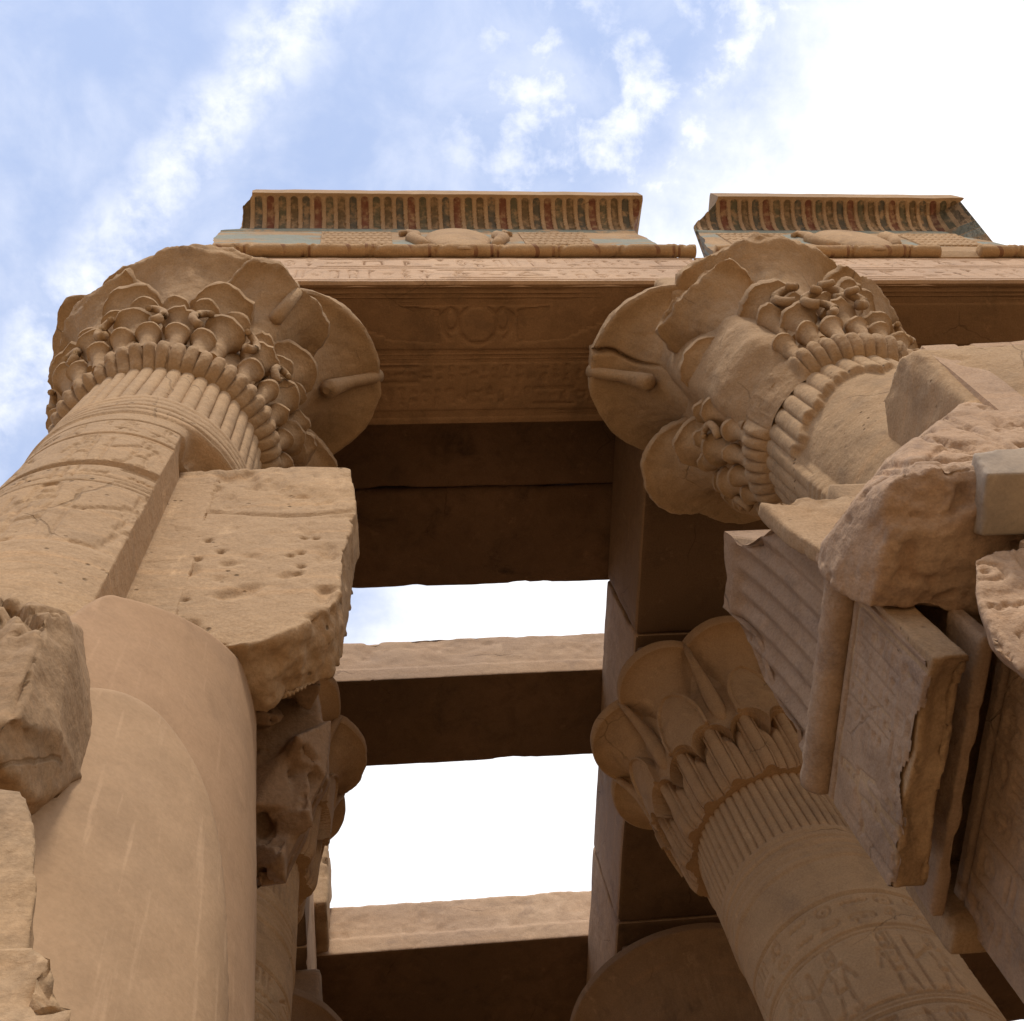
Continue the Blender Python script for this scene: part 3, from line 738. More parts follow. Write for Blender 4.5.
# ================================================================== painted cavetto cornices
def cav_profile(t):
    """t 0..1 from torus to the foot of the fillet: (y, z); a tall foot, then a quarter-round flare"""
    if t < .5: return 1.555-.065*(t/.5), 13.09+1.16*(t/.5)
    f = (t-.5)/.5*math.pi/2
    return 1.49-.352*(1-math.cos(f)), 14.25+.35*math.sin(f)
def leaf_material():
    m, t, col, b = stone('painted_cornice', (.43, .275, .15), (.50, .335, .19), stain=(.12, .07, .04), stain_amt=.35, bump=.45, strata=.0)
    L = t.links.new
    def N(k, **a):
        n = t.nodes.new(k)
        for x, y in a.items(): setattr(n, x, y)
        return n
    def MA(op, a, bb=None):
        n = N('ShaderNodeMath', operation=op)
        for i, v in enumerate((a, bb)):
            if v is None: continue
            if isinstance(v, (int, float)): n.inputs[i].default_value = v
            else: L(v, n.inputs[i])
        return n.outputs[0]
    g = N('ShaderNodeNewGeometry'); s = N('ShaderNodeSeparateXYZ'); L(g.outputs['Position'], s.inputs[0])
    x, z = s.outputs[0], s.outputs[2]
    q = MA('DIVIDE', x, PITCH); i = MA('FLOOR', q); f = MA('FRACT', q)
    leaf = MA('LESS_THAN', MA('ABSOLUTE', MA('SUBTRACT', f, .5)), .31)
    up_ = MA('DIVIDE', MA('SUBTRACT', s.outputs[1], 1.165), PITCH)
    arch = MA('SUBTRACT', .31, MA('SQRT', MA('MAXIMUM', 0.0, MA('SUBTRACT', .0961, MA('POWER', MA('SUBTRACT', f, .5), 2.0)))))
    zin = MA('MULTIPLY', MA('GREATER_THAN', z, 14.285), MA('GREATER_THAN', up_, arch))
    def nz(sc, lo, hi, vec=None):
        n = N('ShaderNodeTexNoise'); n.inputs['Scale'].default_value = sc; n.inputs['Detail'].default_value = 7; n.inputs['Roughness'].default_value = .65
        L(vec or g.outputs['Position'], n.inputs['Vector'])
        r = N('ShaderNodeMapRange', interpolation_type='SMOOTHSTEP'); r.inputs[1].default_value = lo; r.inputs[2].default_value = hi; L(n.outputs['Fac'], r.inputs[0]); return r.outputs[0]
    wear = MA('MULTIPLY', nz(11, .34, .56), nz(2.2, .22, .46))
    mod = MA('MODULO', MA('ADD', i, 300.0), 4.0)
    ramp = N('ShaderNodeValToRGB'); ramp.color_ramp.interpolation = 'CONSTANT'
    e = ramp.color_ramp.elements; e[0].position = 0; e[0].color = (.13, .028, .018, 1); e[1].position = .2; e[1].color = (.06, .07, .045, 1)
    a = e.new(.45); a.color = (.085, .06, .03, 1); a = e.new(.7); a.color = (.04, .055, .05, 1)
    L(MA('ADD', MA('DIVIDE', mod, 4.0), .02), ramp.inputs[0])
    fac = MA('MULTIPLY', MA('MULTIPLY', leaf, zin), MA('ADD', MA('MULTIPLY', wear, .66), .12))
    def mix(fc, A, B):
        n = N('ShaderNodeMix', data_type='RGBA'); 
        for s_, v in (('Factor', fc), ('A', A), ('B', B)):
            if isinstance(v, tuple): n.inputs[s_].default_value = (*v, 1)
            else: L(v, n.inputs[s_])
        return n.outputs['Result']
    c2 = mix(fac, col, ramp.outputs[0])
    # blue line under the leaves and faded blue feathers low on the curve
    line = MA('MULTIPLY', MA('GREATER_THAN', z, 14.14), MA('LESS_THAN', z, 14.275))
    c2 = mix(MA('MULTIPLY', line, MA('MULTIPLY', nz(4, .35, .5), .75)), c2, (.11, .155, .135))
    low = MA('MULTIPLY', MA('GREATER_THAN', z, 13.35), MA('LESS_THAN', z, 14.13))
    mp = N('ShaderNodeVectorMath', operation='MULTIPLY'); mp.inputs[1].default_value = (1., 1., 3.); L(g.outputs['Position'], mp.inputs[0])
    c2 = mix(MA('MULTIPLY', low, MA('MULTIPLY', nz(1.1, .46, .56, mp.outputs[0]), .75)), c2, (.22, .27, .24))
    L(c2, b.inputs['Base Color']); return m
PITCH = .128
M_CORN = leaf_material()
M_CORNS = stone('cornice_sandstone', (.45, .29, .16), (.51, .345, .20), stain=(.16, .09, .05), stain_amt=.35, bump=.5, strata=.2)[0]
def torus_material():
    m, t, col, b = stone('bound_torus_stone', (.46, .29, .15), (.52, .345, .19), stain=(.17, .09, .05), stain_amt=.45, bump=.5, strata=.0)
    L = t.links.new
    def N(k, **a):
        n = t.nodes.new(k)
        for x, y in a.items(): setattr(n, x, y)
        return n
    g = N('ShaderNodeNewGeometry'); fac = None
    def MA(op, a, bb=None):
        n = N('ShaderNodeMath', operation=op)
        for i, v in enumerate((a, bb)):
            if v is None: continue
            if isinstance(v, (int, float)): n.inputs[i].default_value = v
            else: L(v, n.inputs[i])
        return n.outputs[0]
    s = N('ShaderNodeSeparateXYZ'); L(g.outputs['Position'], s.inputs[0])
    q = MA('FRACT', MA('ADD', MA('DIVIDE', s.outputs[0], .62), MA('MULTIPLY', s.outputs[2], .9)))
    q2 = MA('FRACT', MA('DIVIDE', s.outputs[0], .62))
    a = MA('LESS_THAN', MA('ABSOLUTE', MA('SUBTRACT', q, .5)), .035); b2 = MA('LESS_THAN', MA('ABSOLUTE', MA('SUBTRACT', q2, .10)), .025); b3 = MA('LESS_THAN', MA('ABSOLUTE', MA('SUBTRACT', q2, .20)), .02)
    n = N('ShaderNodeTexNoise'); n.inputs['Scale'].default_value = 6; n.inputs['Detail'].default_value = 6; L(g.outputs['Position'], n.inputs['Vector'])
    r = N('ShaderNodeMapRange', interpolation_type='SMOOTHSTEP'); r.inputs[1].default_value = .38; r.inputs[2].default_value = .6; L(n.outputs['Fac'], r.inputs[0])
    f = MA('MULTIPLY', MA('MULTIPLY', MA('MAXIMUM', a, MA('MAXIMUM', b2, b3)), r.outputs[0]), .7)
    x = N('ShaderNodeMix', data_type='RGBA'); L(f, x.inputs['Factor']); L(col, x.inputs['A']); x.inputs['B'].default_value = (.16, .06, .035, 1)
    L(x.outputs['Result'], b.inputs['Base Color']); return m
M_TORUS = torus_material()
def cornice(label, xl, xr, torus, disk_x, seed):
    """xl, xr: functions of t (0 foot, 1 top) giving the broken ends"""
    t = thing('cornice', label, 'cornice', (disk_x, 1.6, 12.95), 'cavetto cornice blocks')
    nt_ = 90; ts = np.linspace(0, 1, nt_); x0 = min(xl(q) for q in ts); x1 = max(xr(q) for q in ts); nx = int((x1-x0)/.0128)+2
    prof = [cav_profile(q)+(q,) for q in ts]
    prof += [(1.133, 14.602, 1), (1.128, 14.8, 1), (1.128, 14.95, 1), (1.16, 14.98, 1), (1.9, 14.98, 1.0)]
    prof += [(1.9, 13.0, 0), (1.6, 12.99, 0)]
    rows = []
    for (y, z, q) in prof:
        a, b2 = xl(q), xr(q); xs = np.linspace(a, b2, nx)
        P = np.stack([xs, 0*xs+y, 0*xs+z], -1)
        if q < .999 and y < 1.58 and 14.285 < z < 14.597:
            f = (xs/PITCH) % 1; d = np.abs(f-.5) < .31
            P[:, 1] += np.where(d, .016, -.004)*.7; P[:, 2] += np.where(d, .016, -.004)*.7
        elif 14.14 < z < 14.275 and y < 1.6: P[:, 1] -= .012
        P += .008*fbm(P, 3, 4, seed)[:, None]*np.array([0, 1, .6])
        en = np.minimum(np.arange(nx), np.arange(nx)[::-1]); jag = .05*fbm(P*np.array([0, 1, 1]), 4, 4, seed+2)
        P[:, 0] += np.where(en < 6, jag*(1-en/6), 0)
        rows.append(P)
    V = np.concatenate(rows); nr = len(rows); Fc = grid_faces(nr, nx)
    Fc = np.vstack([Fc, np.stack([(nr-1)*nx+np.arange(nx-1), (nr-1)*nx+np.arange(1, nx), np.arange(1, nx), np.arange(nx-1)], -1)]).tolist()
    Fc.append([r*nx for r in range(nr)]); Fc.append([r*nx+nx-1 for r in range(nr)][::-1])
    me = mesh_from(V, Fc); 
    bm = bmesh.new(); bm.from_mesh(me); bmesh.ops.recalc_face_normals(bm, faces=bm.faces[:]); bm.to_mesh(me); bm.free(); me.set_sharp_from_angle(angle=R(40))
    link('cavetto', me, M_CORN, t)
    # torus with its carved binding
    for (a, b2) in torus:
        n = int((b2-a)/.02)+2; xs = np.linspace(a, b2, n); rr = []
        for x in xs:
            r = .072; f = (x/.62) % 1
            if f < .16: r += .006*abs(math.sin(f/.16*math.pi*3))
            rr.append(r)
        nn = 28; ang = np.linspace(0, 2*np.pi, nn, endpoint=False); XX, AA = np.meshgrid(xs, ang, indexing='ij'); RR_ = np.array(rr)[:, None]+0*AA
        sp = ((XX/.62+AA/(2*np.pi)*.55) % 1); RR_ = RR_-.014*(np.abs(sp-.6) < .04)-.010*(np.abs(((XX/.62) % 1)-.2) < .02)
        V = np.stack([XX, 1.55+RR_*np.cos(AA), 13.025+RR_*np.sin(AA)], -1).reshape(-1, 3)
        V += .012*fbm(V, 3.5, 4, seed+7)[:, None]*np.array([0, 1, 1])
        Fc = grid_faces(n, nn, True).tolist(); Fc.append(list(range(nn))); Fc.append([(n-1)*nn+k for k in range(nn)][::-1])
        me = mesh_from(V, Fc); bm = bmesh.new(); bm.from_mesh(me); bmesh.ops.recalc_face_normals(bm, faces=bm.faces[:]); bm.to_mesh(me); bm.free()
        link('torus_moulding', me, M_TORUS, t)
    # sun disk with two rearing cobras and scaled wings
    def dome(cx_, cz, ry, rx, rz, nm):
        u = np.linspace(0, 2*np.pi, 48, endpoint=False); ph = np.linspace(0, np.pi/2, 14)
        PH, U_ = np.meshgrid(ph, u, indexing='ij')
        V = np.stack([cx_+rx*np.cos(U_)*np.cos(PH), 1.535-ry*np.sin(PH)-.02, cz+rz*np.sin(U_)*np.cos(PH)], -1).reshape(-1, 3)
        Fc = grid_faces(14, 48, True)
        me = mesh_from(V, Fc); link(nm, me, M_CORNS, t)
    dome(disk_x, 13.66, .085, .34, .72, 'sun_disk')
    for sg in (-1, 1):
        pts = [(disk_x+sg*.33, 1.54, 13.2), (disk_x+sg*.40, 1.52, 13.45), (disk_x+sg*.48, 1.51, 13.68), (disk_x+sg*.43, 1.50, 13.86), (disk_x+sg*.52, 1.49, 13.98), (disk_x+sg*.59, 1.49, 13.9)]
        V, Fc = tube_mesh(pts, [.05, .065, .075, .06, .045, .03], 10); link('cobra', mesh_from(V, Fc), M_CORNS, t)
        H = np.zeros((60, 120))
        for r in range(5):
            for c in range(10): blit(H, ell(.5, .6, .42, .42, .07, a0=180, a1=360), r*12, c*12+(6 if r % 2 else 0), 12, 12)
        xa = disk_x+sg*.68 if sg > 0 else disk_x-.68-.75
        panel('wing_scales', (xa, 1.485, 14.1), (.75, 0, 0), (0, .04, -.72), H, .02, M_CORNS, t, .012, .003, .03)
    return t
cornice('left painted cavetto cornice with red and green leaves and a sun disk, above the doorway',
        lambda q: -1.47+.20*ss(q, .46, .5)+.12*ss(q, .85, 1.), lambda q: 3.12+.05*ss(q, .4, .6)+.14*ss(q, .6, 1.)-.1*ss(q, .3, .5), [(-1.42, 3.40)], 1.02, 2)
cornice('right painted cavetto cornice with a sloping broken end, above the right column',
        lambda q: 3.62+.14*ss(q, .0, .5)+.34*ss(q, .6, 1.), lambda q: 7.1-.42*ss(q, .1, .55)+.42*ss(q, .8, 1.), [(3.62, 6.05), (6.5, 8.6)], 5.36, 4)

# ================================================================== beams and ceiling slabs of the hall
def beam(label, x0, x1, y0, y1, z0, z1, mat, seed, name='stone_beam', top_break=0., size=.035, group=None, shade=False, edge=.02, extra=None):
    def fn(V, N):
        q = np.zeros(len(V))
        if top_break:
            n = fbm(V*np.array([1, 1, .2]), 1.6, 4, seed+70)
            q = -top_break*(.6+.8*n)*ss(V[:, 2], z1-.25, z1-.02)*np.clip(N[:, 2], 0, 1)
        if extra: q = q+extra(V, N)
        if 'slab' in name:
            q = q-.014*((((V[:, 1]-y0)/.27) % 1) < .07)*(N[:, 2] < -.5)-.02*ss(fbm(V, 1.1, 5, seed+5), .0, .25)*(N[:, 2] < -.5)
        else:
            face = ss(-N[:, 1], .4, .7)*ss(V[:, 2], z0+.27, z0+.31)
            q = q-face*(.02+.03*np.clip(fbm(V, 4.5, 5, seed+8, .6)+.2, 0, 1))
        return q
    me = vox(bm_box(x0, x1, y0, y1, z0, z1), size, .014, 1.8, 5, seed=seed, edge=edge, fn=fn)
    o = link(name, me, mat); tag(o, label, 'beam' if 'beam' in name else 'slab', group); 
    if shade:
        me.materials.append(M_UNDERSHADE)
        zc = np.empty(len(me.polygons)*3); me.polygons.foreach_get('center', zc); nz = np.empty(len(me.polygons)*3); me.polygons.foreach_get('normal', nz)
        me.polygons.foreach_set('material_index', (nz.reshape(-1, 3)[:, 2] < -.6).astype(np.int32))  # downward faces get the shade-coloured material
    return o
M_UNDERSHADE = stone('smoke_stained_underside', (.17, .10, .055), (.22, .13, .075), stain=(.05, .035, .025), stain_amt=.6, bump=.45, strata=0)[0]  # darker copy for beam undersides: their shade is put into the colour
def chamfer(V, N): return -1.0*ss(-.42-V[:, 0], 0, .5)*ss(V[:, 2], 13.3, 13.9)*np.clip(N[:, 2], 0, 1)*.5
beam('near cross beam spanning the hall above the two inner columns, pale face and dark underside', -1.7, 4.2, 6.29, 7.42, 12.935, 13.97, M_PINK, 11, top_break=.12, shade=True, extra=chamfer)
beam('far cross beam at the bottom of the picture, pale face cracked along the top', -1.7, 4.2, 10.1, 12.2, 12.935, 13.88, M_PINK, 13, top_break=.10, shade=True)
beam('right side beam resting on the right front column, running inwards', 2.63, 4.1, 2.93, 5.12, 11.5, 12.92, M_INNER, 15, shade=True, edge=.0, group='right side beams')
beam('right side beam between the inner and the farthest right columns', 2.63, 4.1, 5.13, 8.70, 11.515, 12.92, M_RELIEF, 16, shade=True, edge=.01, group='right side beams')
beam('right side beam beyond the farthest right column', 2.63, 4.1, 8.71, 12.6, 11.5, 12.92, M_RELIEF, 17, shade=True, edge=.0, group='right side beams')
beam('left side beam hidden behind the left front column capital', -2.05, -.77, 2.93, 5.12, 11.5, 12.92, M_INNER, 18, shade=True, group='left side beams')
beam('left side beam above the inner left column, behind its broken capital', -2.05, -.77, 5.13, 8.7, 11.5, 12.92, M_INNER, 19, shade=True, group='left side beams')
beam('pale left side beam above the farthest left column, a thin sliver of its face showing', -2.05, -.77, 8.71, 12.6, 11.5, 12.92, M_PINK, 20, shade=True, group='left side beams')
o = link('stone_block', vox(bm_box(-1.95, -.62, 9.3, 10.07, 12.93, 14.3), .04, .05, 2, 5, seed=26, edge=.10), M_ROUGH); tag(o, 'broken brown block on the left side beam, against the far cross beam', 'block')
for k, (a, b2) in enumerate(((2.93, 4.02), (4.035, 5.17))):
    beam(['ceiling slab right behind the front architrave, dark with soot', 'dark ceiling slab with a chipped inner edge, beside the open gap'][k], -2.0, 4.6, a, b2, 12.935, 13.5, M_CEILSHADE, 21+k, 'ceiling_slab', size=.05, group='ceiling slabs', edge=.03)
beam('ceiling slab over the bay behind the right architrave', 4.61, 8.6, 2.93, 5.0, 12.935, 13.5, M_CEILSHADE, 24, 'ceiling_slab', size=.07, group='ceiling slabs')
beam('ceiling slab farthest inside, just beyond the far cross beam', -2.0, 4.6, 12.25, 14.4, 12.935, 13.5, M_CEILSHADE, 25, 'ceiling_slab', size=.07, group='ceiling slabs')
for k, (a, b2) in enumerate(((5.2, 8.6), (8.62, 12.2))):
    beam(['ceiling slab of the right bay next to the inner right column', 'ceiling slab of the right bay beside the farthest right column'][k], 4.0, 9.6, a, b2, 12.94, 13.5, M_CEILSHADE, 34+k, 'ceiling_slab', size=.08, group='ceiling slabs')
hw = link('hall_wall', vox(bm_box(-6, 9.5, 14.45, 15.6, -.1, 13.6), .12, .02, 1.2, 4, seed=27), M_INNER); tag(hw, 'tall back wall of the columned hall behind the farthest columns', 'wall')

hw = link('hall_wall', vox(bm_box(9.6, 10.8, 2.0, 14.4, -.1, 13.0), .12, .02, 1.2, 4, seed=28), M_INNER); tag(hw, 'right side wall of the hall, glimpsed between jamb and inner column', 'wall')
# ================================================================== left door jamb
def chipped(bm, n, seed, depth):
    """knock n flat flakes off the corners and edges of a convex block"""
    rg = random.Random(seed)
    for _ in range(n):
        d = Vector((rg.gauss(0, 1), rg.gauss(-.5, .8), rg.gauss(0, 1))).normalized()
        s = max(v.co.dot(d) for v in bm.verts)-depth*rg.uniform(.25, 1.)
        bmesh.ops.bisect_plane(bm, geom=bm.verts[:]+bm.edges[:]+bm.faces[:], plane_co=d*s, plane_no=d, clear_outer=True)
        pts = [v.co.copy() for v in bm.verts]; bm.free(); bm = bm_hull(pts)
    return bm
def shards(bm, centres, size, seed):
    rg = random.Random(seed)
    for cc in centres:
        vs = [bm.verts.new((cc[0]+rg.uniform(-1, 1)*size[0], cc[1]+rg.uniform(-1, 1)*size[1], cc[2]+rg.uniform(-1, 1)*size[2])) for _ in range(11)]
        r = bmesh.ops.convex_hull(bm, input=vs)
        bmesh.ops.delete(bm, geom=[v for v in vs if v.is_valid and not v.link_faces], context='VERTS')
    return bm
jl = thing('door_jamb', 'broken left door jamb: a tall rough stub with drilled holes beside the left column', 'door jamb', (-.5, 2.3, 5.2))
poly_l = [(-.99, 7.43), (-.5, 7.47), (-.085, 7.46), (-.065, 7.1), (-.055, 6.9), (-.08, 6.5), (-.11, 6.13), (-.115, 5.85), (-.15, 5.68), (-.27, 5.50), (-.4, 5.40), (-.52, 5.38), (-.7, 5.45), (-1.02, 5.5)]
def pits_fn(V, N):
    q = 1-np.abs(fbm(V, 3.0, 5, 15, .6))*2.2
    d = .05*(q-.6)*ss(-N[:, 2], -.1, .35)
    for (x, z) in ((-.72, 6.42), (-.74, 6.2), (-.65, 6.28), (-.79, 5.95), (-.30, 6.25), (-.34, 6.22), (-.29, 6.44), (-.24, 6.43), (-.29, 6.10), (-.30, 6.02), (-.74, 5.8)):
        d -= .05*np.exp(-(((V[:, 0]-x)**2+(V[:, 2]-z)**2)/.00017))*(N[:, 1] < -.3)
    d -= .02*np.exp(-((V[:, 2]-6.78-.05*np.sin(V[:, 0]*5))/.02)**2)*(N[:, 1] < -.3)
    d -= .008*ss(fbm(V*np.array([9, 1, 3.]), 2.0, 3, 9), .1, .35)*(V[:, 2] > 6.8)*(N[:, 1] < -.3)
    d -= .007*ss(fbm(V*np.array([1, 1, 2.]), 1.2, 4, 5), -.1, .1)*(V[:, 2] < 6.7)*(N[:, 1] < -.3)
    return d
me = vox(bm_prism([(x, 1.955, z) for x, z in poly_l], (0, .30, 0)), .014, .016, 2.6, 6, seed=31, edge=.03, fn=pits_fn)
link('front_block', me, M_SAND, jl)
poly_m = [(-.9, 2.15, 6.4), (-.32, 2.18, 6.35), (-.29, 2.31, 6.09), (-.24, 2.43, 5.85), (-.20, 2.54, 5.63), (-.19, 2.61, 5.48), (-.25, 2.66, 5.38), (-.29, 2.72, 5.25), (-.35, 2.78, 5.14), (-.37, 2.81, 5.08), (-.46, 2.81, 5.07), (-.56, 2.6, 5.5), (-.9, 2.4, 5.9)]
bmr = shards(bm_prism(poly_m, (0, .28, .35)), [(-.33, 2.2, 6.15), (-.45, 2.3, 6.0), (-.32, 2.35, 5.85), (-.48, 2.45, 5.75), (-.30, 2.52, 5.6), (-.45, 2.6, 5.45), (-.33, 2.66, 5.35), (-.44, 2.74, 5.2)], (.13, .10, .16), 4)
me = vox(bmr, .011, .012, 5.0, 6, 0, seed=32, edge=.05)
link('rear_block', me, M_INNER, jl)  # darker stone stands in for the shade on this recessed piece

def carve(x0, x1, z0, z1, seed, amt, axis=0):
    rg = random.Random(seed); Hc = np.zeros((200, 200))
    for q in (10, 16, 90, 96): Hc[:, q:q+4] = 1
    text_cols(Hc, 6, 190, 18, 90, 1, rg); figure(Hc, 4, 100, 150); text_cols(Hc, 8, 90, 160, 198, 1, rg); Hc[160:165] = 1; text_rows(Hc, 168, 196, 0, 200, rg)
    Hc = blur(Hc, 2)
    def fn(V, N):
        a = V[:, axis]
        k = (a > x0) & (a < x1) & (V[:, 2] > z0) & (V[:, 2] < z1)
        return -amt*sample(Hc, (a-x0)/(x1-x0), (z1-V[:, 2])/(z1-z0))*k*(N[:, 1] < -.45)*(1-.6*ss(fbm(V, 2, 3, seed), 0, .4))
    return fn
def under(amt, seed, base=None):
    def fn(V, N):
        q = 1-np.abs(fbm(V*np.array([1, 1, .8]), 2.4, 5, seed, .6))*2.2
        d = amt*(q-.6)*ss(-N[:, 2], -.1, .35)
        return d+(base(V, N) if base else 0)
    return fn
# ================================================================== fallen-in carved rubble at the left edge
def rock(name, pts, label, seed, mat=None, amp=.05, size=.02, cat='block', edge=.03, fn=None, group=None, freq=3., sh=None, chip=None):
    bmh = bm_hull(pts)
    if sh: shards(bmh, *sh)
    if chip: bmh = chipped(bmh, *chip)
    o = link(name, vox(bmh, size, amp, freq, 5, 1, seed, edge, fn=fn), mat or M_ROUGH); tag(o, label, cat, group); return o
rk = rock('stone_block', [(-1.96, 1.12, 4.244), (-0.874, 1.12, 4.031), (-0.683, 1.12, 3.919), (-0.638, 1.142, 3.583), (-0.717, 1.142, 3.404), (-1.96, 1.12, 3.292), (-0.851, 1.523, 4.67), (-0.739, 1.49, 4.278), (-0.672, 1.49, 4.009), (-0.644, 1.456, 3.774), (-0.672, 1.322, 3.494), (-1.96, 1.68, 3.404), (-1.456, 1.792, 4.636), (-1.96, 1.68, 4.636), (-1.2, 1.75, 4.4), (-1.0, 1.7, 3.6)],
     'rough carved block jutting out at the left edge in front of the plastered column', 41, amp=.018, edge=.02, size=.011, chip=(7, 3, .045), fn=under(.05, 5, carve(-1.5, -.62, 3.3, 4.2, 3, .05)))
rock('stone_block', [(-1.6, .95, 2.98), (-.50, .95, 2.97), (-.455, .95, 2.86), (-.415, .95, 2.74), (-.395, .95, 2.65), (-.40, .95, 2.56), (-1.6, .95, 2.5), (-.6, 1.5, 2.9), (-.55, 1.5, 2.6), (-1.6, 1.5, 3.0), (-1.6, 1.5, 2.5)],
     'narrow rough block at the left edge below the carved block', 42, amp=.045, edge=.05, size=.012, fn=under(.03, 6))
rock('stone_block', [(-1.4, .85, 2.52), (-.36, .85, 2.53), (-.32, .85, 2.48), (-.295, .85, 2.43), (-.285, .85, 2.30), (-1.4, .85, 1.9), (-.36, .85, 1.9), (-.5, 1.45, 2.45), (-.5, 1.4, 1.9), (-1.4, 1.4, 2.5), (-1.4, 1.4, 1.9)],
     'grey-topped rough block in the bottom left corner', 43, amp=.04, edge=.05, size=.012, fn=under(.03, 7))

# ================================================================== right door jamb with broken lintel stub
jr = thing('door_jamb', 'right door jamb with a fluted cornice, round moulding and carved inner face', 'door jamb', (2.6, 2.5, 0))
XA = 2.10
def cav2():
    """cornice of the stub, seen from the passage: runs along y, flares towards -x"""
    ts = np.linspace(0, 1, 46); ys = np.arange(1.98, 3.10, .0125); rows = []
    for q in ts:
        sy = 1-.10*np.clip(fbm(np.stack([ys*3.1, 0*ys+.4, 0*ys+2.2], -1), 1, 4, 8)+.35, 0, 1)-.22*np.clip((ys-2.75)/.35, 0, 1)**2
        z = 5.97+1.22*q*sy; qs = q*sy; xo = XA+.01-.02*qs-.115*qs**2.4
        f = (ys/.125) % 1
        lim = 3.09-.26*float(ss(np.array(q), .5, .95))-.10*float(ss(np.array(q), .2, .3))+.05*float(fbm(np.array([[q*9, .3, .7]]), 1, 3, 5)[0])
        P = np.stack([xo+.036*np.abs(f-.5)*2*ss(np.array(q), .02, .08)*(1-ss(np.array(q), .86, .93))-.012*ss(np.array(q), .90, .93), np.clip(ys, 1.98+.34*min(1, max(0, (q-.42)/.5))+.03*math.sin(q*17), lim), z+0*ys], -1)
        rows.append(P+.012*fbm(P, 4, 4, 51)[:, None])
    n = len(ys)
    back = [np.stack([0*ys+2.6, rows[-1][:, 1], 0*ys+7.2], -1), np.stack([0*ys+2.6, rows[0][:, 1], 0*ys+5.96], -1)]
    allr = rows+back; V = np.concatenate(allr); nr = len(allr)
    Fc = grid_faces(nr, n).tolist(); Fc += [[(nr-1)*n+i, (nr-1)*n+i+1, i+1, i] for i in range(n-1)]
    Fc.append([r*n for r in range(nr)]); Fc.append([r*n+n-1 for r in range(nr)][::-1])
    me = mesh_from(V, Fc); bm = bmesh.new(); bm.from_mesh(me); bmesh.ops.recalc_face_normals(bm, faces=bm.faces[:]); bm.to_mesh(me); bm.free(); me.set_sharp_from_angle(angle=R(45))
    return me
link('fluted_cornice', cav2(), M_RELIEF, jr)
V, Fc = tube_mesh([(XA-.015, y, 5.885+.004*math.sin(y*31)) for y in np.linspace(2.0, 3.08, 30)], [.082+.004*math.sin(i*2.1) for i in range(30)], 22)
link('torus_moulding', mesh_from(V, Fc), M_RELIEF, jr)
me = vox(bm_prism([(2.112, y, z) for y, z in ((2.0, 5.97), (3.08, 5.97), (3.08, 5.11), (2.9, 5.13), (2.7, 5.16), (2.45, 5.12), (2.2, 5.15), (2.0, 5.10))], (.15, 0, 0)), .014, .012, 5, 5, seed=53, edge=.0, fn=lambda V, N: -.05*ss(V[:, 0], 2.13, 2.2)*(fbm(V, 5, 4, 77)+.4)*(N[:, 2] < -.3))
link('lintel_stub', me, M_ROUGH, jr)
link('backing_stone', vox(bm_box(2.47, 3.05, 2.0, 3.45, 5.64, 7.1), .05, .01, 2, 4, seed=58), M_ROUGH, jr)  # unseen fill over the ledge slot, added to keep it dark
link('backing_stone', vox(bm_box(2.47, 3.02, 3.37, 3.55, 5.2, 5.66), .04, .01, 2, 4, seed=59), M_ROUGH, jr)  # unseen closure at the back of the slot, added to block light
H = np.zeros((90, 110)); rg = random.Random(12)
H[:, 4:6] = 1; H[6:8] = 1; text_cols(H, 10, 60, 8, 60, 5, rg); figure(H, 12, 62, 72); H[84:86] = 1; text_rows(H, 62, 82, 6, 60, rg)
def wav(u, v): return (v < .91+.035*np.sin(u*9)+.025*np.sin(u*23))
panel('carved_panel', (XA, 3.085, 5.80), (0, -1.06, 0), (0, 0, -.72), blur(H[:, ::-1], 1), .024, M_RELIEF, jr, .010, .006, .03, outline=wav)
me = vox(bm_box(2.385, 2.45, 2.0, 3.36, 5.255, 5.55), .016, .005, 2, 4, seed=54, edge=.015)
link('rebate_ledge', me, M_RELIEF, jr)
link('core', vox(bm_box(3.0, 3.7, 1.75, 3.3, 0, 7.3), .06, .015, 2, 4, seed=55), M_ROUGH, jr)
me = vox(bm_box(2.605, 3.1, 1.6, 3.45, 0, 5.41), .05, .008, 2, 4, seed=56)
link('reveal_block', me, M_RELIEF, jr)
H = np.zeros((300, 180)); rg = random.Random(17)
H[:, 6:8] = 1; H[:, 14:16] = 1; H[8:10] = 1; text_cols(H, 12, 70, 20, 176, 7, rg)
figure(H, 75, 20, 130); figure(H, 75, 100, 130, True); text_cols(H, 80, 130, 78, 110, 2, rg); H[210:213] = 1; text_rows(H, 216, 250, 18, 178, rg); figure(H, 255, 40, 45); 
panel('carved_reveal', (2.58, 3.45, 5.43), (0, -1.80, 0), (0, 0, -2.9), blur(H[:, ::-1], 1), .024, M_RELIEF, jr, .0115, .008, .04)
# front face of the stub, broken back
me = vox(bm_prism([(1.96, 1.93, 6.70), (2.25, 1.93, 6.73), (2.62, 1.93, 6.72), (2.95, 1.93, 7.4), (3.1, 1.93, 7.5), (3.1, 1.93, 5.6), (2.5, 1.93, 5.6), (2.2, 1.93, 5.75), (2.05, 1.93, 5.95), (1.97, 1.93, 6.3)], (0, .10, 0)), .02, .02, 2.6, 5, seed=57, edge=.03)
link('front_block', me, M_ROUGH, jr)

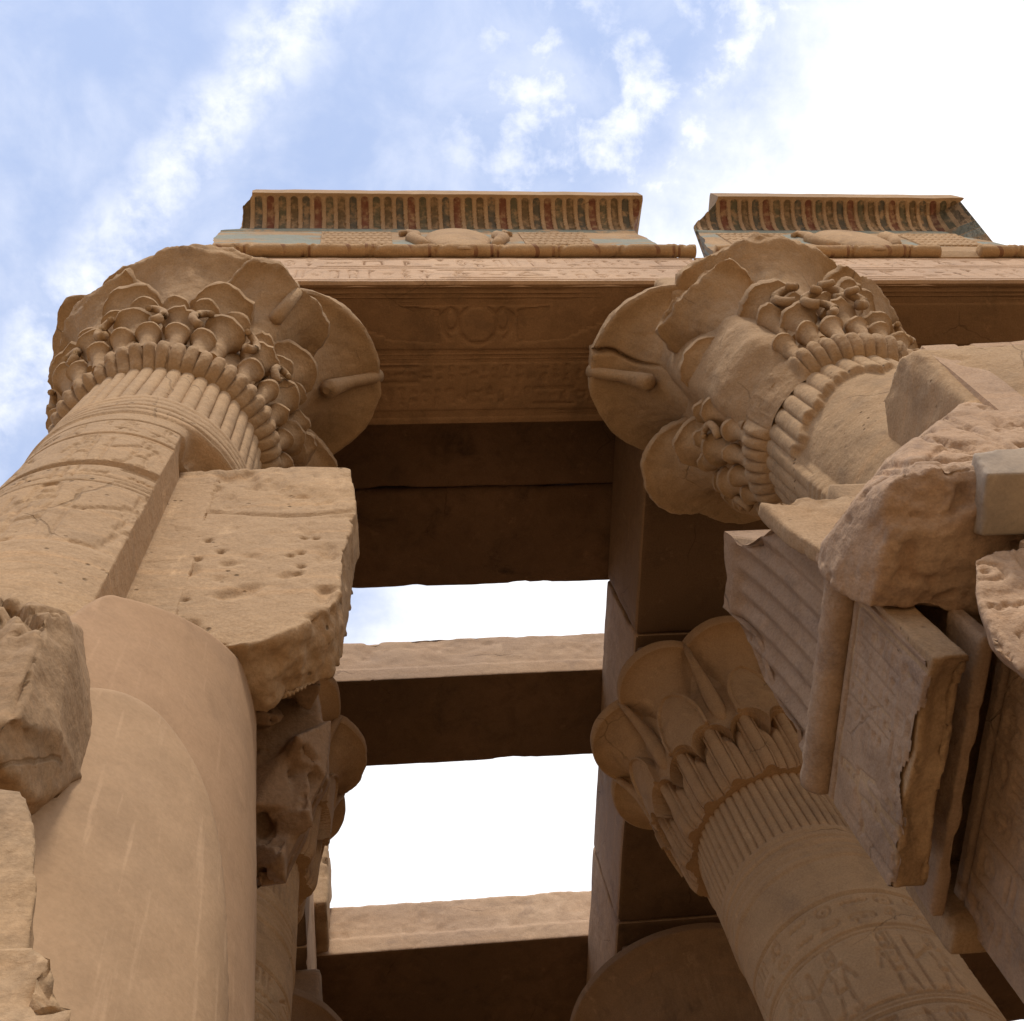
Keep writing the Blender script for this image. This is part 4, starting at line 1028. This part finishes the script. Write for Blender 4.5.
# ================================================================== carved blocks standing against the right column
H = np.zeros((120, 120)); rg = random.Random(23)
H[:, 20:23] = 1; H[:, 70:73] = 1; text_cols(H, 2, 118, 24, 70, 1, rg); text_cols(H, 2, 118, 74, 118, 1, rg)
cb = thing('casing_block', 'carved casing block with a flat cut left side, in front of the right column neck', 'block', (3.4, 1.6, 6.4))
link('block', vox(bm_hull([(2.96, 1.38, 7.42), (3.0, 1.30, 7.3), (2.96, 1.45, 6.5), (2.96, 1.75, 6.6), (2.97, 1.9, 7.4), (2.97, 1.65, 7.55), (4.4, 1.25, 7.5), (4.4, 1.3, 6.3), (4.4, 1.95, 7.5), (4.4, 1.95, 6.3), (3.2, 1.95, 6.4)]), .022, .012, 2.5, 4, seed=61, edge=.01), M_SAND, cb)
panel('carved_face', (3.04, 1.295, 7.36), (1.36, -.05, 0), (-.03, .13, -1.02), blur(H, 1), .03, M_PINK, cb, .012, .008, .04)
rock('stone_block', [(2.11, 1.42, 5.5), (2.42, 1.41, 5.48), (2.46, 2.0, 5.5), (2.14, 1.74, 5.5), (1.97, 1.97, 5.5), (2.36, 1.42, 6.0), (2.6, 1.42, 6.25), (3.05, 1.42, 6.75), (3.4, 1.42, 6.65), (2.1, 1.55, 5.8), (2.0, 1.75, 6.0), (1.98, 1.97, 6.1), (3.4, 2.1, 6.6), (2.5, 2.1, 6.6), (2.2, 2.1, 6.2), (3.4, 2.1, 5.6), (3.4, 1.42, 5.55)],
     'large eroded relief block projecting from the right jamb, rough brown underside', 62, mat=M_RELIEF, amp=.03, edge=.04, size=.013, freq=4., chip=(16, 9, .10), fn=under(.035, 8, carve(2.1, 3.4, 5.5, 6.8, 5, .025)))
o = link('cement_block', vox(bm_hull([(2.43, 1.40, 5.485), (2.44, 1.66, 5.47), (3.4, 1.39, 5.485), (3.4, 1.66, 5.47), (2.46, 1.36, 5.66), (3.4, 1.34, 5.76), (2.46, 1.7, 5.7), (3.4, 1.7, 5.9)]), .014, .003, 3, 3, seed=63), M_CEM); tag(o, 'smooth grey cement repair block at the right edge', 'block')
rock('stone_block', [(2.36, 1.67, 5.40), (2.45, 1.68, 5.42), (2.24, 1.75, 5.08), (2.16, 1.8, 4.79), (2.2, 1.85, 4.5), (3.2, 1.66, 5.42), (3.2, 1.85, 4.4), (2.5, 2.1, 5.4), (3.2, 2.1, 5.4), (2.6, 2.1, 4.5), (3.2, 2.1, 4.4)],
     'coarse relief block at the right edge under the grey cement', 64, mat=M_RELIEF, amp=.03, edge=.02, size=.013, chip=(9, 21, .06), fn=carve(2.1, 3.0, 4.5, 5.4, 7, .03))
